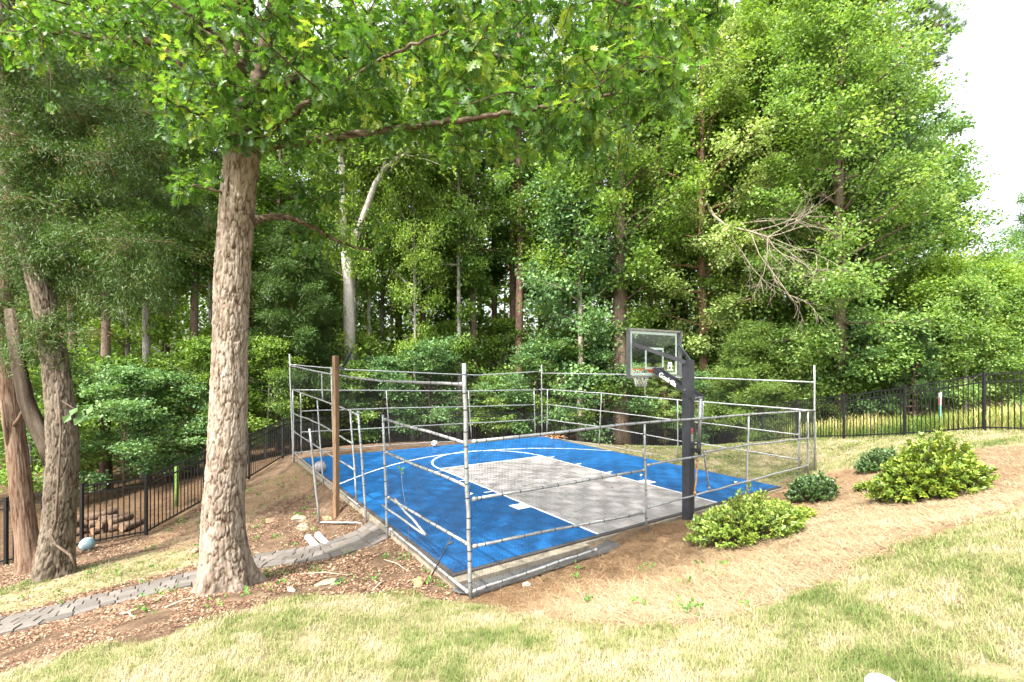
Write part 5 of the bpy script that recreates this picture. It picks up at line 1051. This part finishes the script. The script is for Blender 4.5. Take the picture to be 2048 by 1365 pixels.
bc = ramp(n, w_, [(.4, (.17, .30, .35)), (.6, (.30, .40, .41))]); princ(n, o, mixc(n, ramp(n, vt.outputs["Distance"], [(0, (.8, .8, .8)), (.06, (0, 0, 0))]), bc, (.12, .25, .32)), .5, 0, .4)
g_ = ground(174, 1100); ball("ball", "light blue worn ball lying on the dirt by the left fence", g_ + (0, 0, .12), .135, m)
m, n, o = new_mat("panelled_ball"); vt = n.nodes.new("ShaderNodeTexVoronoi"); vt.inputs["Scale"].default_value = 11; tcn = n.nodes.new("ShaderNodeTexCoord"); n.links.new(tcn.outputs["Object"], vt.inputs["Vector"])
princ(n, o, ramp(n, vt.outputs["Distance"], [(.25, (.06, .06, .06)), (.45, (.6, .58, .55))]), .6)
x, y = from_court(4.28, 9.22); ball("ball", "black and white ball at the far edge of the blue court", (x, y, court_z(x) + .115), .115, m)
x, y = from_court(-.02, 7.22); ball("ball", "dusty grey ball on the court's left edge behind the gate", (x, y, court_z(x) + .14), .15, plain("dusty_grey", (.26, .24, .24), .8, 0, .3, 10))
pvc = plain("white_pvc", (.8, .8, .8), .35, 0, .05)
for k, (u, v, lab) in enumerate(((617, 1084, "white plastic drain pipe end poking out above the path, left one"), (637, 1079, "white plastic drain pipe end poking out above the path, right one"))):
    g_ = ground(u + 12, v + 10); dv = nrm(P(u, v - 2, g_[1] + .12) - (g_ + (0, 0, .03))); mb = MB(); c0 = g_ + (0, 0, .04); c1 = c0 + np.array([-.2, .18, .07])
    mb.tube([c0 + (c0 - c1) * .35, c1], .052, 18, cap=False); mb.tube([c1, c1 + (c0 - c1) * .001, c0], [.052, .044, .044], 18, cap=False); mb.tube([c1 - (c1 - c0) * .4, c1 - (c1 - c0) * .38], .043, 18); tag(mb.build("drain_pipe", pvc), lab, "drain pipe", "white drain pipe ends")
# white rounded cap at the bottom edge of the view
g_ = ground(1738, 1372); mb = MB(); hh, n1 = .05, 20
mb.lathe([(.001, .08), (.045, .078), (.06, .07), (.068, .055), (.07, -.05)], 24); wc = mb.build("utility_cap", plain("white_gloss_plastic", (.85, .85, .85), .3, 0, .03), None, g_ + (.02, -.08, .0)); wc.scale = (1.25, 1.5, 1); wc.rotation_euler = (0, 0, -.5); tag(wc, "white rounded plastic cap on the lawn at the bottom edge", "cap")
# woodpile behind the left fence
rng = np.random.default_rng(303); bx = at(205, 12.3)
logm = [bark_mat("log_bark", (.035, .022, .015), (.13, .085, .055)), plain("cut_wood", (.17, .105, .06), .85, 0, .25)]
WL = ["leftmost", "second", "third", "fourth", "fifth", "sixth", "seventh", "eighth", "ninth", "tenth"]
for row, cnt in enumerate((9, 7, 4)):
    for i in range(cnt):
        u = 155 + (i + .5 * row) * 13.5 + U(-3, 3); X, Y, z_ = at(u, 12.0 + U(-.15, .15)); r = U(.07, .1); L = U(.4, .6); az = U(-.5, .5) + 1.2
        d = np.array([math.cos(az), math.sin(az), U(-.1, .1)]) * L / 2; mb = MB(); c0 = np.array((0, 0, 0)); nn = 10
        mb.tube([-d, -d * .3, d * .3, d], r * np.array([1, .96, 1.02, .97]), nn, cap=False, disp=rng.normal(0, .006, (4, nn))); mb.lathe([(.0, 0), (r, 0)], nn)
        del mb.v[-1], mb.a[-1]; [mb.f[k].pop() for k in list(mb.f) if k[0] == 4 and len(mb.f[k]) > 1]; mb.n -= 2 * nn
        base = mb.n - 4 * nn; mb.f.setdefault((nn, 1, False), []).append(np.array([np.arange(nn)[::-1] + base, np.arange(nn) + 3 * nn + base]))
        lo = mb.build("firewood_log", logm, None, (X, Y, z_ + r * .8 + row * .15)); tag(lo, "%s log from the left in the %s layer of the woodpile behind the left fence" % (WL[i], ("bottom", "middle", "top")[row]), "firewood log", "split logs of the woodpile")
rng = rg0
# green stake, survey marker
X, Y, z_ = at(353, 13.2); mb = MB(); mb.tube([(0, 0, -.1), (.01, 0, .55), (0, 0, 1.1)], .05, 10); tag(mb.build("green_post", plain("mossy_green", (.13, .24, .04), .8, 0, .4, 9), None, (X, Y, z_)), "mossy green stump post behind the left fence, right of the woodpile", "post")
X, Y, z_ = at(1880, 13.6); mk = thing("marker_post", "slim marker post with white and pink top behind the right fence", "marker", (X, Y, z_))
mb = MB(); mb.box((0, 0, .3), (.06, .03, .8)); mb.build("stake", plain("marker_green", (.10, .22, .17), .6), mk); mb = MB(); mb.box((0, 0, .80), (.063, .033, .2)); mb.build("pink_band", plain("marker_pink", (.6, .2, .2), .6), mk); mb = MB(); mb.box((0, 0, .97), (.063, .033, .14)); mb.build("white_cap", white_m, mk)
# litter bits on the court and sticks on the mulch
for i, (a_, b_, lab) in enumerate(((7.05, 2.55, "small white scrap of paper on the blue court near the right lane block"), (2.2, 3.3, "tiny white scrap on the blue court left of the grey key"), (8.55, .75, "tiny white scrap in the near right corner of the court"))):
    x, y = from_court(a_, b_); mb = MB(); c = np.array([[0, 0, .004], [.07, .01, .03], [.08, .08, .012], [.0, .06, .035]]); mb.add(np.vstack([c, c - (0, 0, .003)]), [[0, 1, 2, 3], [7, 6, 5, 4]]); tag(mb.build("paper_scrap", white_m, None, (x, y, court_z(x) + .004)), lab, "paper scrap")
x, y = from_court(9.35, 8.75); mb = MB(); N = 40; leaves(mb, np.array([x, y, court_z(x) + .08]) + rng.normal(0, 1, (N, 3)) * (.22, .15, .04), rng.normal(0, 1, (N, 3)), np.array([0, 0, 1]) + rng.normal(0, .5, (N, 3)), U(.06, .12, N), U(.2, 1, N)); mb.tube([(x - .5, y + .1, court_z(x) + .06), (x + .1, y, court_z(x) + .09), (x + .5, y - .3, court_z(x) + .05)], .008, 6)
tag(mb.build("dead_leaf_branch", ramp_mat("orange_dead_leaf", [(0, (.3, .12, .04)), (1, (.6, .3, .14))])), "fallen twig with orange dead leaves at the court's far corner", "fallen branch")
stk_m = plain("grey_stick", (.36, .28, .2), .9, 0, .3, 20)
for i, (u0, v0, u1, v1, r, lab) in enumerate(((745, 1184, 772, 1163, .012, "short pale stick on the mulch by the lawn edge below the gate post"), (768, 1121, 820, 1146, .007, "thin curved twig on the mulch below the front left rail"), (600, 1150, 700, 1152, .008, "long thin twig lying on the dirt under the path"), (330, 1218, 400, 1196, .012, "root like stick beside the path left of the oak"), (240, 1230, 268, 1236, .012, "short pale stick below the path at the left"), (842, 1135, 858, 1128, .01, "broken stick near the orange tan stone"))):
    a, b = ground(u0, v0) + (0, 0, .012), ground(u1, v1) + (0, 0, .012); mb = MB(); mdp = (a + b) / 2 + (0, .03, .02); mb.tube([a, (a + mdp) / 2, mdp, (mdp + b) / 2 + (0, -.01, 0), b], [r, r * .9, r * .8, r * .7, r * .4], 7); tag(mb.build("stick", stk_m), lab, "stick")
